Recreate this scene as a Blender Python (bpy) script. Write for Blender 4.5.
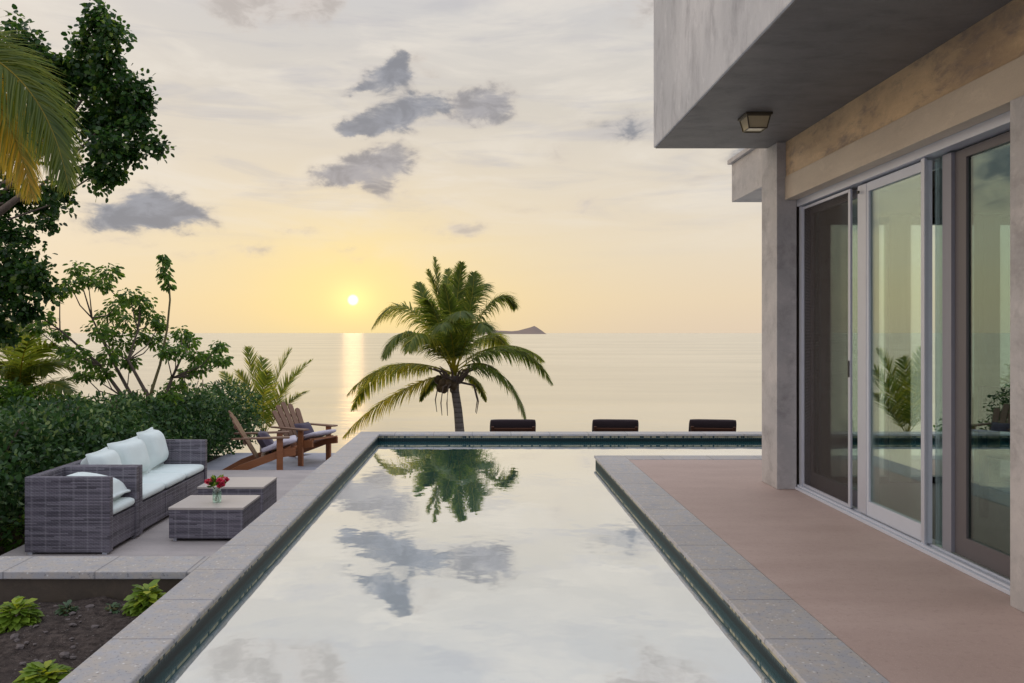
import bpy, bmesh, math, random
import numpy as np
from mathutils import Vector, Matrix, noise
R = math.radians
random.seed(7); rng = np.random.default_rng(7)
for o in list(bpy.data.objects): bpy.data.objects.remove(o)
scene = bpy.context.scene
col = scene.collection

# ------------------------------------------------------------------ camera
CAMZ = 1.3; F = 800.0; CX, CY = 480.0, 333.0
cd = bpy.data.cameras.new('camera'); cam = bpy.data.objects.new('camera', cd); col.objects.link(cam)
cam.location = (0, 0, CAMZ); cam.rotation_euler = (R(90), 0, 0)
cd.sensor_width = 36; cd.lens = F / 1024 * 36
cd.shift_x = (512 - CX) / 1024; cd.shift_y = -(341.5 - CY) / 1024
cd.clip_start = 0.05; cd.clip_end = 90000
scene.camera = cam
scene.render.engine = 'CYCLES'
scene.cycles.use_denoising = True
scene.cycles.max_bounces = 8; scene.cycles.diffuse_bounces = 4; scene.cycles.glossy_bounces = 4
scene.cycles.transparent_max_bounces = 24
scene.cycles.sample_clamp_indirect = 4
scene.view_settings.view_transform = 'Standard'; scene.view_settings.look = 'None'
scene.view_settings.exposure = 0.0; scene.view_settings.gamma = 1

def s2l(c):
    return tuple(((v/255)/12.92 if v/255 <= .04045 else ((v/255+.055)/1.055)**2.4) for v in c)

# ------------------------------------------------------------------ node helpers
class NT:
    def __init__(s, tree): s.t = tree; s.n = tree.nodes; s.l = tree.links
    def node(s, typ, **kw):
        n = s.n.new(typ)
        for k, v in kw.items(): setattr(n, k, v)
        return n
    def put(s, sock, v):
        if hasattr(v, 'is_linked') or hasattr(v, 'links'): s.l.new(v, sock)
        else:
            if sock.type == 'RGBA' and len(v) == 3: v = (*v, 1)
            sock.default_value = v
    def m(s, op, a, b=None, c=None, clamp=False):
        n = s.node('ShaderNodeMath', operation=op, use_clamp=clamp)
        s.put(n.inputs[0], a)
        if b is not None: s.put(n.inputs[1], b)
        if c is not None: s.put(n.inputs[2], c)
        return n.outputs[0]
    def mix(s, f, a, b, mode='MIX'):
        n = s.node('ShaderNodeMix', data_type='RGBA', blend_type=mode)
        s.put(n.inputs[0], f); s.put(n.inputs[6], a); s.put(n.inputs[7], b)
        return n.outputs[2]
    def ramp(s, f, stops, interp='LINEAR'):
        n = s.node('ShaderNodeValToRGB'); n.color_ramp.interpolation = interp
        e = n.color_ramp.elements
        while len(e) < len(stops): e.new(.5)
        for i, (p, c) in enumerate(stops):
            e[i].position = p
            if not hasattr(c, '__len__'): c = (c, c, c)
            e[i].color = (*c, 1)
        s.put(n.inputs[0], f); return n.outputs[0]
    def smooth(s, v, lo, hi):
        n = s.node('ShaderNodeMapRange', interpolation_type='SMOOTHSTEP')
        s.put(n.inputs[0], v); s.put(n.inputs[1], lo); s.put(n.inputs[2], hi)
        return n.outputs[0]
    def comb(s, x, y, z=0.0):
        n = s.node('ShaderNodeCombineXYZ')
        for i, v in enumerate((x, y, z)): s.put(n.inputs[i], v)
        return n.outputs[0]
    def noise(s, vec, scale, detail=4, rough=.55, dist=0.0):
        n = s.node('ShaderNodeTexNoise')
        s.put(n.inputs['Vector'], vec); n.inputs['Scale'].default_value = scale
        n.inputs['Detail'].default_value = detail; n.inputs['Roughness'].default_value = rough
        n.inputs['Distortion'].default_value = dist
        return n.outputs[0]
    def scale(s, vec, v3):
        n = s.node('ShaderNodeMapping'); s.put(n.inputs[0], vec); n.inputs['Scale'].default_value = v3
        return n.outputs[0]

# ------------------------------------------------------------------ world: sunset sky with clouds
SUN_AZ = math.atan2(353-CX, F); SUN_EL = math.atan2(CY-300, F*1.012)
w = bpy.data.worlds.new('World'); scene.world = w; w.use_nodes = True
T = NT(w.node_tree); T.n.clear()
tc = T.node('ShaderNodeTexCoord'); sep = T.node('ShaderNodeSeparateXYZ'); T.l.new(tc.outputs['Generated'], sep.inputs[0])
dx, dy, dz = sep.outputs
el = T.m('MULTIPLY', T.m('ARCSINE', dz), 180/math.pi)                    # degrees
az = T.m('MULTIPLY', T.m('ARCTAN2', dx, dy), 180/math.pi)
eln = T.m('DIVIDE', T.m('MAXIMUM', el, 0.0), 90.0)
def E(y): return math.degrees(math.atan2(CY-y, F))/90
base = T.ramp(eln, [(0, s2l((226,206,182))), (E(300), s2l((231,212,184))), (E(250), s2l((230,216,194))),
                    (E(190), s2l((225,214,197))), (E(110), s2l((214,207,196))), (E(0), s2l((206,204,203))),
                    (.36, s2l((208,208,214))), (.6, (1.15,1.22,1.42)), (1, (1.2,1.28,1.5))])  # overhead stops brightened out of view to fill the shade
# golden glow towards the sun
saz, sel = math.degrees(SUN_AZ), math.degrees(SUN_EL)
daz = T.m('SUBTRACT', az, saz); de = T.m('SUBTRACT', el, sel)
def gauss(a, sa, b, sb):
    q = T.m('ADD', T.m('POWER', T.m('ABSOLUTE', T.m('DIVIDE', a, sa)), 2.0), T.m('POWER', T.m('ABSOLUTE', T.m('DIVIDE', b, sb)), 2.0))
    return T.m('EXPONENT', T.m('MULTIPLY', q, -1.0))
g1 = gauss(daz, 16.0, de, 6.5)
c = T.mix(T.m('MULTIPLY', g1, .60), base, s2l((248,222,146)))
g2 = gauss(daz, 5.5, T.m('SUBTRACT', de, .5), 4.0)
c = T.mix(T.m('MULTIPLY', g2, .6), c, s2l((255,232,155)))
# opposite part of the sky: blue, brightened unseen behind the camera to lift the shade
back = T.smooth(dy, .50, -.25)
c = T.mix(back, c, T.ramp(eln, [(0, (.78,.76,.88)), (.15, (1.0,1.05,1.24)), (.5, (1.1,1.18,1.38)), (1, (1.2,1.28,1.5))]))
g5 = gauss(T.m('ADD', az, 84.0), 34.0, T.m('SUBTRACT', el, 12.0), 26.0)
c = T.mix(T.m('MULTIPLY', g5, .85), c, (2.3, 1.68, 1.05))  # warm glow added out of view at left to gild the facade
# thin high veils
vec = T.comb(T.m('MULTIPLY', az, .05), T.m('MULTIPLY', el, .22), 0.0)
v1 = T.noise(vec, 1.6, 5, .6, .6)
c = T.mix(T.m('MULTIPLY', T.smooth(v1, .42, .72), T.m('MULTIPLY', T.smooth(el, 1.5, 12.0), .60)), c, s2l((236,228,216)))
v3 = T.noise(T.comb(T.m('MULTIPLY', az, .04), T.m('MULTIPLY', el, .30), 7.0), 2.2, 4, .6, .5)
c = T.mix(T.m('MULTIPLY', T.smooth(v3, .48, .75), T.m('MULTIPLY', T.smooth(el, 3.0, 14.0), .55)), c, s2l((190,188,192)))
# clouds, each a soft ellipse in the sky broken up by noise
CL = [(398,62,11,9,1.0,1),(384,78,22,8,1.0,1),(360,91,18,4,.8,1),(428,72,20,6,.45,3),
      (376,124,24,9,1.0,1),(352,131,18,4,.8,1),(408,112,24,11,.95,1),(440,104,20,7,.8,1),(470,108,24,11,1.0,2),(497,102,17,13,.85,2),
      (334,178,22,7,.95,2),(366,168,28,11,1.0,2),(398,156,20,13,.7,2),(396,190,16,11,.5,3),(300,232,26,5,.5,3),(120,243,40,7,.5,3),(420,56,14,5,.5,3),(200,255,30,4,.45,3),(520,210,40,5,.35,3),(690,180,50,8,.4,3),
      (385,196,14,14,.5,2),(152,199,24,10,1.0,1),(130,213,40,10,.95,1),(180,216,34,9,1.0,1),(104,228,30,6,.6,1),
      (240,13,28,14,.7,3),(310,10,26,12,.65,3),(625,126,44,13,.65,1),(588,206,15,10,.7,3),(458,229,30,7,.7,3),(250,248,26,6,.6,3),(352,254,22,6,.5,3),
      (560,150,14,16,.5,3),(530,90,16,10,.3,1),(290,190,18,10,.45,3),(640,8,50,16,.35,1),
      (250,-30,60,22,.7,3),(330,-20,30,12,.7,3),(520,-60,90,22,.6,1),(660,-30,60,30,.9,3),(120,-80,90,30,.7,1),(-80,160,90,30,.8,1),(-220,90,110,30,.9,1),(-330,230,90,20,.8,1),(-500,120,120,40,.9,1),(780,140,60,20,.8,1),(900,220,70,14,.7,3)]
# warp shared by all the clouds
wv = T.comb(T.m('MULTIPLY', az, .35), T.m('MULTIPLY', el, .55), 0.0)
wn = T.node('ShaderNodeTexNoise'); T.l.new(wv, wn.inputs['Vector']); wn.inputs['Scale'].default_value = 1.5; wn.inputs['Detail'].default_value = 6; wn.inputs['Roughness'].default_value = .62
ws = T.node('ShaderNodeSeparateXYZ'); T.l.new(wn.outputs['Color'], ws.inputs[0])
waz = T.m('ADD', az, T.m('MULTIPLY', T.m('SUBTRACT', ws.outputs[0], .5), 2.6))
wel = T.m('ADD', el, T.m('MULTIPLY', T.m('SUBTRACT', ws.outputs[1], .5), 1.9))
dens = {1: None, 2: None, 3: None}
for (px_, py_, rx, ry, k, kind) in CL:
    a0 = math.degrees(math.atan2(px_-CX, F)); e0 = math.degrees(math.atan2(CY-py_, math.hypot(F, px_-CX)))
    g = gauss(T.m('SUBTRACT', waz, a0), max(rx*1.2/F*57.3*math.cos(math.radians(a0))**2, .3), T.m('SUBTRACT', wel, e0), ry*1.45/F*57.3)
    g = T.m('MULTIPLY', g, k)
    dens[kind] = g if dens[kind] is None else T.m('ADD', dens[kind], g)
cn = T.noise(T.comb(T.m('MULTIPLY', az, .42), T.m('MULTIPLY', el, .85), 3.0), 1.0, 6, .58, .5)
fb = T.m('MULTIPLY', T.m('SUBTRACT', cn, .5), 2.0)
for kind, colr, amt in ((3, (188,180,174), .8), (2, (150,148,151), .95), (1, (138,140,147), .98)):
    d_ = T.smooth(T.m('ADD', dens[kind], T.m('MULTIPLY', fb, T.smooth(dens[kind], .0, .8))), .04, 1.45)
    body = T.mix(T.smooth(cn, .40, .64), tuple(min(1, v*1.30) for v in s2l(colr)), s2l(colr))
    c = T.mix(T.m('MULTIPLY', T.smooth(d_, .0, .6), amt*.5), c, T.mix(T.smooth(d_, .1, .6), tuple(min(1, v) for v in s2l((214,200,186))), body))
    c = T.mix(T.m('MULTIPLY', T.smooth(d_, .0, .85), amt), c, body)
# physical sky adds its share, same sun direction
sky = T.node('ShaderNodeTexSky', sky_type='NISHITA'); sky.sun_disc = False; sky.sun_elevation = SUN_EL; sky.sun_rotation = SUN_AZ
sky.air_density = 1.0; sky.dust_density = 2.0
addn = T.mix(1.0, c, T.mix(1.0, sky.outputs[0], (.003, .0035, .005), 'MULTIPLY'), 'ADD')
# the sun's disc with a small halo
g3 = gauss(daz, 1.5, de, 1.2)
g4 = T.smooth(T.m('SQRT', T.m('ADD', T.m('MULTIPLY', daz, daz), T.m('MULTIPLY', de, de))), .46, .22)
addn = T.mix(1.0, addn, T.mix(g3, (0,0,0), (.30, .20, .05)), 'ADD')
addn = T.mix(g4, addn, (2.2, 1.9, 1.2))
below = T.smooth(dz, 0.0, -.04)
addn = T.mix(below, addn, (.10, .10, .10))
bg = T.node('ShaderNodeBackground'); T.put(bg.inputs[0], addn); bg.inputs[1].default_value = 1.0
wo = T.node('ShaderNodeOutputWorld'); T.l.new(bg.outputs[0], wo.inputs[0])
w.cycles.sampling_method = 'MANUAL'; w.cycles.sample_map_resolution = 512

# ------------------------------------------------------------------ sun
sd = bpy.data.lights.new('sun', 'SUN'); sd.energy = .010; sd.angle = R(1.5); sd.color = (1.0, .62, .30)
sun = bpy.data.objects.new('sun', sd); col.objects.link(sun)
sdir = Vector((math.sin(SUN_AZ)*math.cos(SUN_EL), math.cos(SUN_AZ)*math.cos(SUN_EL), math.sin(SUN_EL)))
sun.rotation_euler = sdir.to_track_quat('Z', 'Y').to_euler(); sun.location = (0, 0, 8)

# ------------------------------------------------------------------ materials
def mat(name):
    m = bpy.data.materials.new(name); m.use_nodes = True
    t = NT(m.node_tree); t.n.clear()
    t.out = t.node('ShaderNodeOutputMaterial'); t.p = t.node('ShaderNodeBsdfPrincipled'); t.l.new(t.p.outputs[0], t.out.inputs[0])
    t.tc = t.node('ShaderNodeTexCoord'); t.obj = t.tc.outputs['Object']
    g = t.node('ShaderNodeNewGeometry'); t.pos = g.outputs['Position']; t.nrm = g.outputs['Normal']
    return m, t
def bump(t, h, dist=.01, strength=.5):
    b = t.node('ShaderNodeBump'); b.inputs['Distance'].default_value = dist; b.inputs['Strength'].default_value = strength
    t.put(b.inputs['Height'], h); t.l.new(b.outputs[0], t.p.inputs['Normal']); return b
def P(t, c, rough=.6, spec=.4, metal=0.0):
    t.put(t.p.inputs['Base Color'], c); t.put(t.p.inputs['Roughness'], rough)
    t.p.inputs['Specular IOR Level'].default_value = spec; t.p.inputs['Metallic'].default_value = metal
def sepxyz(t, v):
    s = t.node('ShaderNodeSeparateXYZ'); t.put(s.inputs[0], v); return s.outputs

def m_plain(name, c, rough=.5, spec=.4, metal=0.0, var=.12, sc=30, bmp=.3, bd=.002):
    m, t = mat(name)
    n = t.noise(t.obj, sc, 4, .6)
    lo = tuple(v*(1-var) for v in c); hi = tuple(min(v*(1+var), 1) for v in c)
    P(t, t.mix(n, lo, hi), rough, spec, metal)
    if bmp: bump(t, n, bd, bmp)
    return m

def m_stone():       # coping stone: speckled grey slabs with joints every half metre along the run
    m, t = mat('coping_stone')
    x, y, z = sepxyz(t, t.pos)
    n1 = t.noise(t.pos, 2.2, 5, .6); n2 = t.noise(t.pos, 60, 3, .7); n3 = t.noise(t.pos, 14, 5, .65)
    c = t.mix(n1, (.25,.255,.28), (.48,.475,.485))
    c = t.mix(t.m('MULTIPLY', t.smooth(n3, .36, .62), .8), c, (.45,.40,.34))
    c = t.mix(t.smooth(n2, .56, .72), c, (.13,.13,.14))
    vo = t.node('ShaderNodeTexVoronoi'); t.put(vo.inputs['Vector'], t.pos); vo.inputs['Scale'].default_value = 34
    c = t.mix(t.m('MULTIPLY', t.smooth(vo.outputs['Distance'], .26, .10), t.smooth(n3, .42, .6)), c, (.66,.66,.65))
    # slab-to-slab tone, joints
    at = t.node('ShaderNodeAttribute', attribute_name='run'); run = at.outputs['Fac']   # 0 along y, 1 along x
    s_ = t.m('ADD', t.m('MULTIPLY', y, t.m('SUBTRACT', 1.0, run)), t.m('MULTIPLY', x, run))
    s_ = t.m('MULTIPLY', t.m('ADD', s_, 20.1), 2.0)
    wn = t.node('ShaderNodeTexWhiteNoise', noise_dimensions='1D'); t.put(wn.inputs['W'], t.m('FLOOR', s_))
    c = t.mix(t.m('MULTIPLY', wn.outputs[0], .3), c, (.30,.28,.27))
    fr = t.m('FRACT', s_); dj = t.m('MINIMUM', fr, t.m('SUBTRACT', 1.0, fr))
    j = t.smooth(dj, .013, .007)
    c = t.mix(t.m('MULTIPLY', j, .5), c, (.10,.10,.11))
    P(t, c, .55, .45)
    bump(t, t.m('SUBTRACT', t.m('ADD', t.m('MULTIPLY', n2, .3), t.m('MULTIPLY', n3, .5)), j), .004, .5)
    return m

def m_tile():        # pool mosaic
    m, t = mat('pool_mosaic')
    x, y, z = sepxyz(t, t.pos); u = t.m('ADD', x, y)
    br = t.node('ShaderNodeTexBrick'); br.offset = 0; t.put(br.inputs['Vector'], t.comb(u, t.m('ADD', z, .002), 0.0))
    br.inputs['Scale'].default_value = 1; br.inputs['Brick Width'].default_value = .026; br.inputs['Row Height'].default_value = .026
    br.inputs['Mortar Size'].default_value = .002; br.inputs['Color1'].default_value = (.008,.020,.022,1); br.inputs['Color2'].default_value = (.016,.045,.047,1)
    br.inputs['Mortar'].default_value = (.10,.12,.12,1)
    wq = t.node('ShaderNodeTexWhiteNoise', noise_dimensions='2D'); t.put(wq.inputs['Vector'], t.comb(t.m('FLOOR', t.m('MULTIPLY', u, 1/.026)), 0.0, 0.0))
    glint_row = t.m('MULTIPLY', t.smooth(z, -.050, -.047), t.smooth(z, -.032, -.035))  # sunset glints on the upper tiles, painted as a golden dashed row
    cc = t.mix(t.m('MULTIPLY', glint_row, t.smooth(wq.outputs[0], .0, .55)), br.outputs['Color'], (.42,.38,.25))
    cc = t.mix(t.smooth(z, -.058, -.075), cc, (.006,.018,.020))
    P(t, cc, .5, .15)
    bump(t, t.m('SUBTRACT', 1.0, br.outputs['Fac']), .003, .6)
    return m

def m_deck(name, a, b, joints=False):
    m, t = mat(name)
    x, y, z = sepxyz(t, t.pos)
    n1 = t.noise(t.scale(t.pos, (.6, 1.6, 1)), 1.5, 6, .62); n2 = t.noise(t.pos, 35, 5, .7); n3 = t.noise(t.pos, 180, 2, .6)
    c = t.mix(t.smooth(n1, .3, .72), a, b)
    c = t.mix(t.m('MULTIPLY', t.smooth(n2, .5, .75), .35), c, tuple(v*.62 for v in a))
    c = t.mix(t.m('MULTIPLY', t.smooth(n3, .58, .7), .3), c, tuple(v*1.4 for v in b))
    P(t, c, t.m('ADD', .5, t.m('MULTIPLY', n1, .3)), .4)
    bump(t, t.m('ADD', n2, t.m('MULTIPLY', n3, .6)), .003, .45)
    return m

def m_plaster(name, a, b, stain, amt=.5, st=(1.0,1.0,1.0), big=1.0):
    m, t = mat(name)
    n1 = t.noise(t.scale(t.pos, (1.0*st[0], .8*st[1], 1.2*st[2])), 1.1*big, 6, .6, .3)
    n2 = t.noise(t.scale(t.pos, (2*st[0], 1.6*st[1], 2*st[2])), 2.4*big, 9, .72, .25)
    n3 = t.noise(t.pos, 60, 4, .7); n4 = t.noise(t.scale(t.pos, st), 9, 6, .75, .6)
    c = t.mix(t.smooth(n1, .3, .7), a, b)
    c = t.mix(t.m('MULTIPLY', t.smooth(n2, .46, .70), amt), c, stain)
    c = t.mix(t.m('MULTIPLY', t.smooth(n4, .5, .72), .35), c, tuple(min(1, v*1.25) for v in b))
    c = t.mix(t.m('MULTIPLY', t.smooth(n3, .5, .8), .22), c, tuple(v*.7 for v in a))
    # thin trowel arcs
    tr_ = t.noise(t.scale(t.pos, (st[0]*1.5, st[1]*5, st[2]*5)), 6, 3, .8, 1.0)
    c = t.mix(t.m('MULTIPLY', t.smooth(t.m('ABSOLUTE', t.m('SUBTRACT', tr_, .5)), .012, .0), .22), c, tuple(v*.6 for v in a))
    P(t, c, t.m('ADD', .36, t.m('MULTIPLY', n2, .35)), .45)
    bump(t, t.m('ADD', t.m('MULTIPLY', n3, .3), t.m('ADD', n2, t.m('MULTIPLY', n4, .5))), .006, .45)
    return m

def m_wicker():
    m, t = mat('grey_wicker')
    x, y, z = sepxyz(t, t.obj); nx, ny, nz = sepxyz(t, t.nrm)
    k = t.m('GREATER_THAN', t.m('ABSOLUTE', nz), .7)
    v = t.m('ADD', t.m('MULTIPLY', z, t.m('SUBTRACT', 1.0, k)), t.m('MULTIPLY', y, k))
    u = t.m('ADD', x, t.m('MULTIPLY', y, t.m('SUBTRACT', 1.0, k)))
    # over-under weave: strands 9 mm high, ribs every 38 mm
    row = t.m('MULTIPLY', v, 1/.0125); ri = t.m('FLOOR', row)
    sy = t.m('ABSOLUTE', t.m('SINE', t.m('MULTIPLY', row, math.pi)))
    uu = t.m('ADD', t.m('MULTIPLY', u, 1/.042), t.m('MULTIPLY', t.m('MODULO', ri, 2.0), .5))
    sx = t.m('ABSOLUTE', t.m('SINE', t.m('MULTIPLY', uu, math.pi)))
    h = t.m('MULTIPLY', t.m('POWER', sy, .6), t.m('ADD', .35, t.m('MULTIPLY', sx, .65)))
    wn = t.node('ShaderNodeTexWhiteNoise', noise_dimensions='2D'); t.put(wn.inputs['Vector'], t.comb(ri, t.m('FLOOR', t.m('ADD', t.m('MULTIPLY', u, 2.2), t.m('MULTIPLY', ri, .37))), 0.0))
    n = t.noise(t.comb(t.m('MULTIPLY', u, 3.0), t.m('MULTIPLY', v, 26.0), 0.0), 1.0, 3, .6)
    c = t.mix(t.smooth(wn.outputs[0], .15, .85), (.075,.068,.085), (.20,.185,.215))
    c = t.mix(t.m('MULTIPLY', t.smooth(n, .4, .65), .6), c, (.17,.15,.185))
    # wider double ribs show as vertical lighter lines
    rb = t.smooth(t.m('ABSOLUTE', t.m('SUBTRACT', t.m('FRACT', t.m('MULTIPLY', u, 1/.12)), .5)), .10, .04)
    c = t.mix(t.m('MULTIPLY', rb, .25), c, (.36,.34,.37))
    c = t.mix(t.smooth(h, .35, .1), c, (.035,.03,.04))
    P(t, c, .5, .35); bump(t, h, .005, .8)
    return m

def m_wood(name, a, b, rough=.45):
    m, t = mat(name)
    n = t.noise(t.scale(t.obj, (3, 3, 3)), 2, 3, .5); 
    g = t.noise(t.scale(t.obj, (4, 60, 60)), 1.0, 4, .6, .4)
    c = t.mix(t.m('ADD', t.m('MULTIPLY', g, .75), t.m('MULTIPLY', n, .25)), a, b)
    P(t, c, rough, .4); bump(t, g, .002, .4); return m

def m_fabric(name, c, var=.08):
    m, t = mat(name)
    n = t.noise(t.obj, 9, 3, .5); x, y, z = sepxyz(t, t.obj)
    wv = t.noise(t.obj, 420, 2, .6)
    P(t, t.mix(n, tuple(v*(1-var) for v in c), tuple(min(1, v*(1+var)) for v in c)), .9, .15)
    t.p.inputs['Sheen Weight'].default_value = .2
    bump(t, t.m('ADD', t.m('MULTIPLY', wv, .15), t.noise(t.obj, 14, 3, .55)), .006, .5); return m

def m_leaf(name, dark, mid, light, trans=.35, rough=.4, spec=.35):
    m, t = mat(name)
    at = t.node('ShaderNodeAttribute', attribute_name='tint')
    c = t.ramp(at.outputs['Fac'], [(0, dark), (.6, mid), (1, light)])
    P(t, c, rough, spec)
    tr = t.node('ShaderNodeBsdfTranslucent'); t.put(tr.inputs[0], t.mix(1.0, c, (1.7,1.6,1.0), 'MULTIPLY'))
    mx = t.node('ShaderNodeMixShader'); mx.inputs[0].default_value = trans
    t.l.new(t.p.outputs[0], mx.inputs[1]); t.l.new(tr.outputs[0], mx.inputs[2]); t.l.new(mx.outputs[0], t.out.inputs[0])
    return m

def m_water_pool():
    m, t = mat('pool_water')
    gl = t.node('ShaderNodeBsdfGlossy'); gl.inputs['Roughness'].default_value = .012; gl.inputs[0].default_value = (.97,.98,1,1)
    P(t, (.012,.30,.33), .3, .5)
    n1 = t.noise(t.scale(t.pos, (1.2, 1.0, 1)), 1.8, 3, .5)
    n2 = t.noise(t.scale(t.pos, (1.0, .8, 1)), 8, 2, .5)
    b = t.node('ShaderNodeBump'); b.inputs['Distance'].default_value = .006; b.inputs['Strength'].default_value = .36
    t.put(b.inputs['Height'], t.m('ADD', n1, t.m('MULTIPLY', n2, .12))); t.l.new(b.outputs[0], gl.inputs['Normal'])
    fz = t.node('ShaderNodeFresnel'); fz.inputs[0].default_value = 1.33
    f = t.m('ADD', .87, t.m('MULTIPLY', fz.outputs[0], .13), clamp=True)
    mx = t.node('ShaderNodeMixShader'); t.put(mx.inputs[0], f)
    t.l.new(t.p.outputs[0], mx.inputs[1]); t.l.new(gl.outputs[0], mx.inputs[2]); t.l.new(mx.outputs[0], t.out.inputs[0])
    return m

def m_sea():
    m, t = mat('sea_water')
    P(t, (.035,.05,.055), .2, .5); t.p.inputs['IOR'].default_value = 1.33
    n1 = t.noise(t.scale(t.pos, (.10, .35, 1)), 1.0, 5, .6, .3)
    n2 = t.noise(t.scale(t.pos, (.012, .035, 1)), 1.0, 4, .6)
    n3 = t.noise(t.scale(t.pos, (.6, 1.8, 1)), 1.0, 3, .6)
    b = bump(t, t.m('ADD', t.m('MULTIPLY', n1, .5), t.m('ADD', t.m('MULTIPLY', n2, 1.5), t.m('MULTIPLY', n3, .16))), .9, .36)
    gl = t.node('ShaderNodeBsdfGlossy'); gl.inputs['Roughness'].default_value = .30; gl.inputs[0].default_value = (1.0,.94,.79,1)
    t.l.new(b.outputs[0], gl.inputs['Normal'])
    f = t.m('ADD', .72, t.m('MULTIPLY', t.smooth(n2, .3, .7), .16))
    mx = t.node('ShaderNodeMixShader'); t.put(mx.inputs[0], f)
    t.l.new(t.p.outputs[0], mx.inputs[1]); t.l.new(gl.outputs[0], mx.inputs[2]); t.l.new(mx.outputs[0], t.out.inputs[0])
    return m

def m_glass(name, refl=.25, tint=(.80,.90,.84), dirty=0.0):
    m, t = mat(name)
    gl = t.node('ShaderNodeBsdfGlossy'); gl.inputs['Roughness'].default_value = .0; gl.inputs[0].default_value = (.9,1,.95,1)
    tr = t.node('ShaderNodeBsdfTransparent'); t.put(tr.inputs[0], tint)
    lw = t.node('ShaderNodeLayerWeight'); lw.inputs[0].default_value = .35
    f = t.m('ADD', refl*.45, t.m('MULTIPLY', lw.outputs['Fresnel'], refl*1.3), clamp=True)
    mx = t.node('ShaderNodeMixShader'); t.put(mx.inputs[0], f); t.l.new(tr.outputs[0], mx.inputs[1]); t.l.new(gl.outputs[0], mx.inputs[2])
    t.l.new(mx.outputs[0], t.out.inputs[0]); return m

def m_screen():
    m, t = mat('insect_screen')
    P(t, (.055,.045,.042), .6, .3)
    tr = t.node('ShaderNodeBsdfTransparent')
    x, y, z = sepxyz(t, t.pos)
    gy = t.m('ABSOLUTE', t.m('SINE', t.m('MULTIPLY', y, math.pi/.012))); gz = t.m('ABSOLUTE', t.m('SINE', t.m('MULTIPLY', z, math.pi/.012)))
    thr = t.m('MAXIMUM', t.smooth(gy, .75, .98), t.smooth(gz, .75, .98))
    mx = t.node('ShaderNodeMixShader'); t.put(mx.inputs[0], t.m('ADD', .22, t.m('MULTIPLY', thr, .38)))
    t.l.new(tr.outputs[0], mx.inputs[1]); t.l.new(t.p.outputs[0], mx.inputs[2]); t.l.new(mx.outputs[0], t.out.inputs[0]); return m

def m_soil():
    m, t = mat('soil')
    n1 = t.noise(t.pos, 1.6, 6, .65); n2 = t.noise(t.pos, 22, 6, .75); n3 = t.noise(t.pos, 90, 3, .7)
    c = t.mix(t.smooth(n2, .3, .7), (.030,.023,.021), (.125,.098,.085))
    c = t.mix(t.smooth(n1, .45, .7), c, (.075,.060,.054))
    c = t.mix(t.smooth(n3, .62, .72), c, (.28,.25,.23))
    P(t, c, .95, .15); bump(t, t.m('ADD', n2, t.m('MULTIPLY', n3, .4)), .03, 1.0); return m

def m_bark(name, a, b, rings=0):
    m, t = mat(name)
    x, y, z = sepxyz(t, t.pos)
    n = t.noise(t.scale(t.pos, (1, 1, .35 if not rings else 2.5)), 16, 5, .7)
    c = t.mix(n, a, b)
    h = n
    if rings:
        rg = t.m('ABSOLUTE', t.m('SINE', t.m('MULTIPLY', t.m('ADD', z, t.m('MULTIPLY', n, .03)), rings)))
        c = t.mix(t.smooth(rg, .3, .0), c, tuple(v*.5 for v in a)); h = t.m('ADD', n, rg)
    P(t, c, .9, .2); bump(t, h, .012, .8); return m

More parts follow.
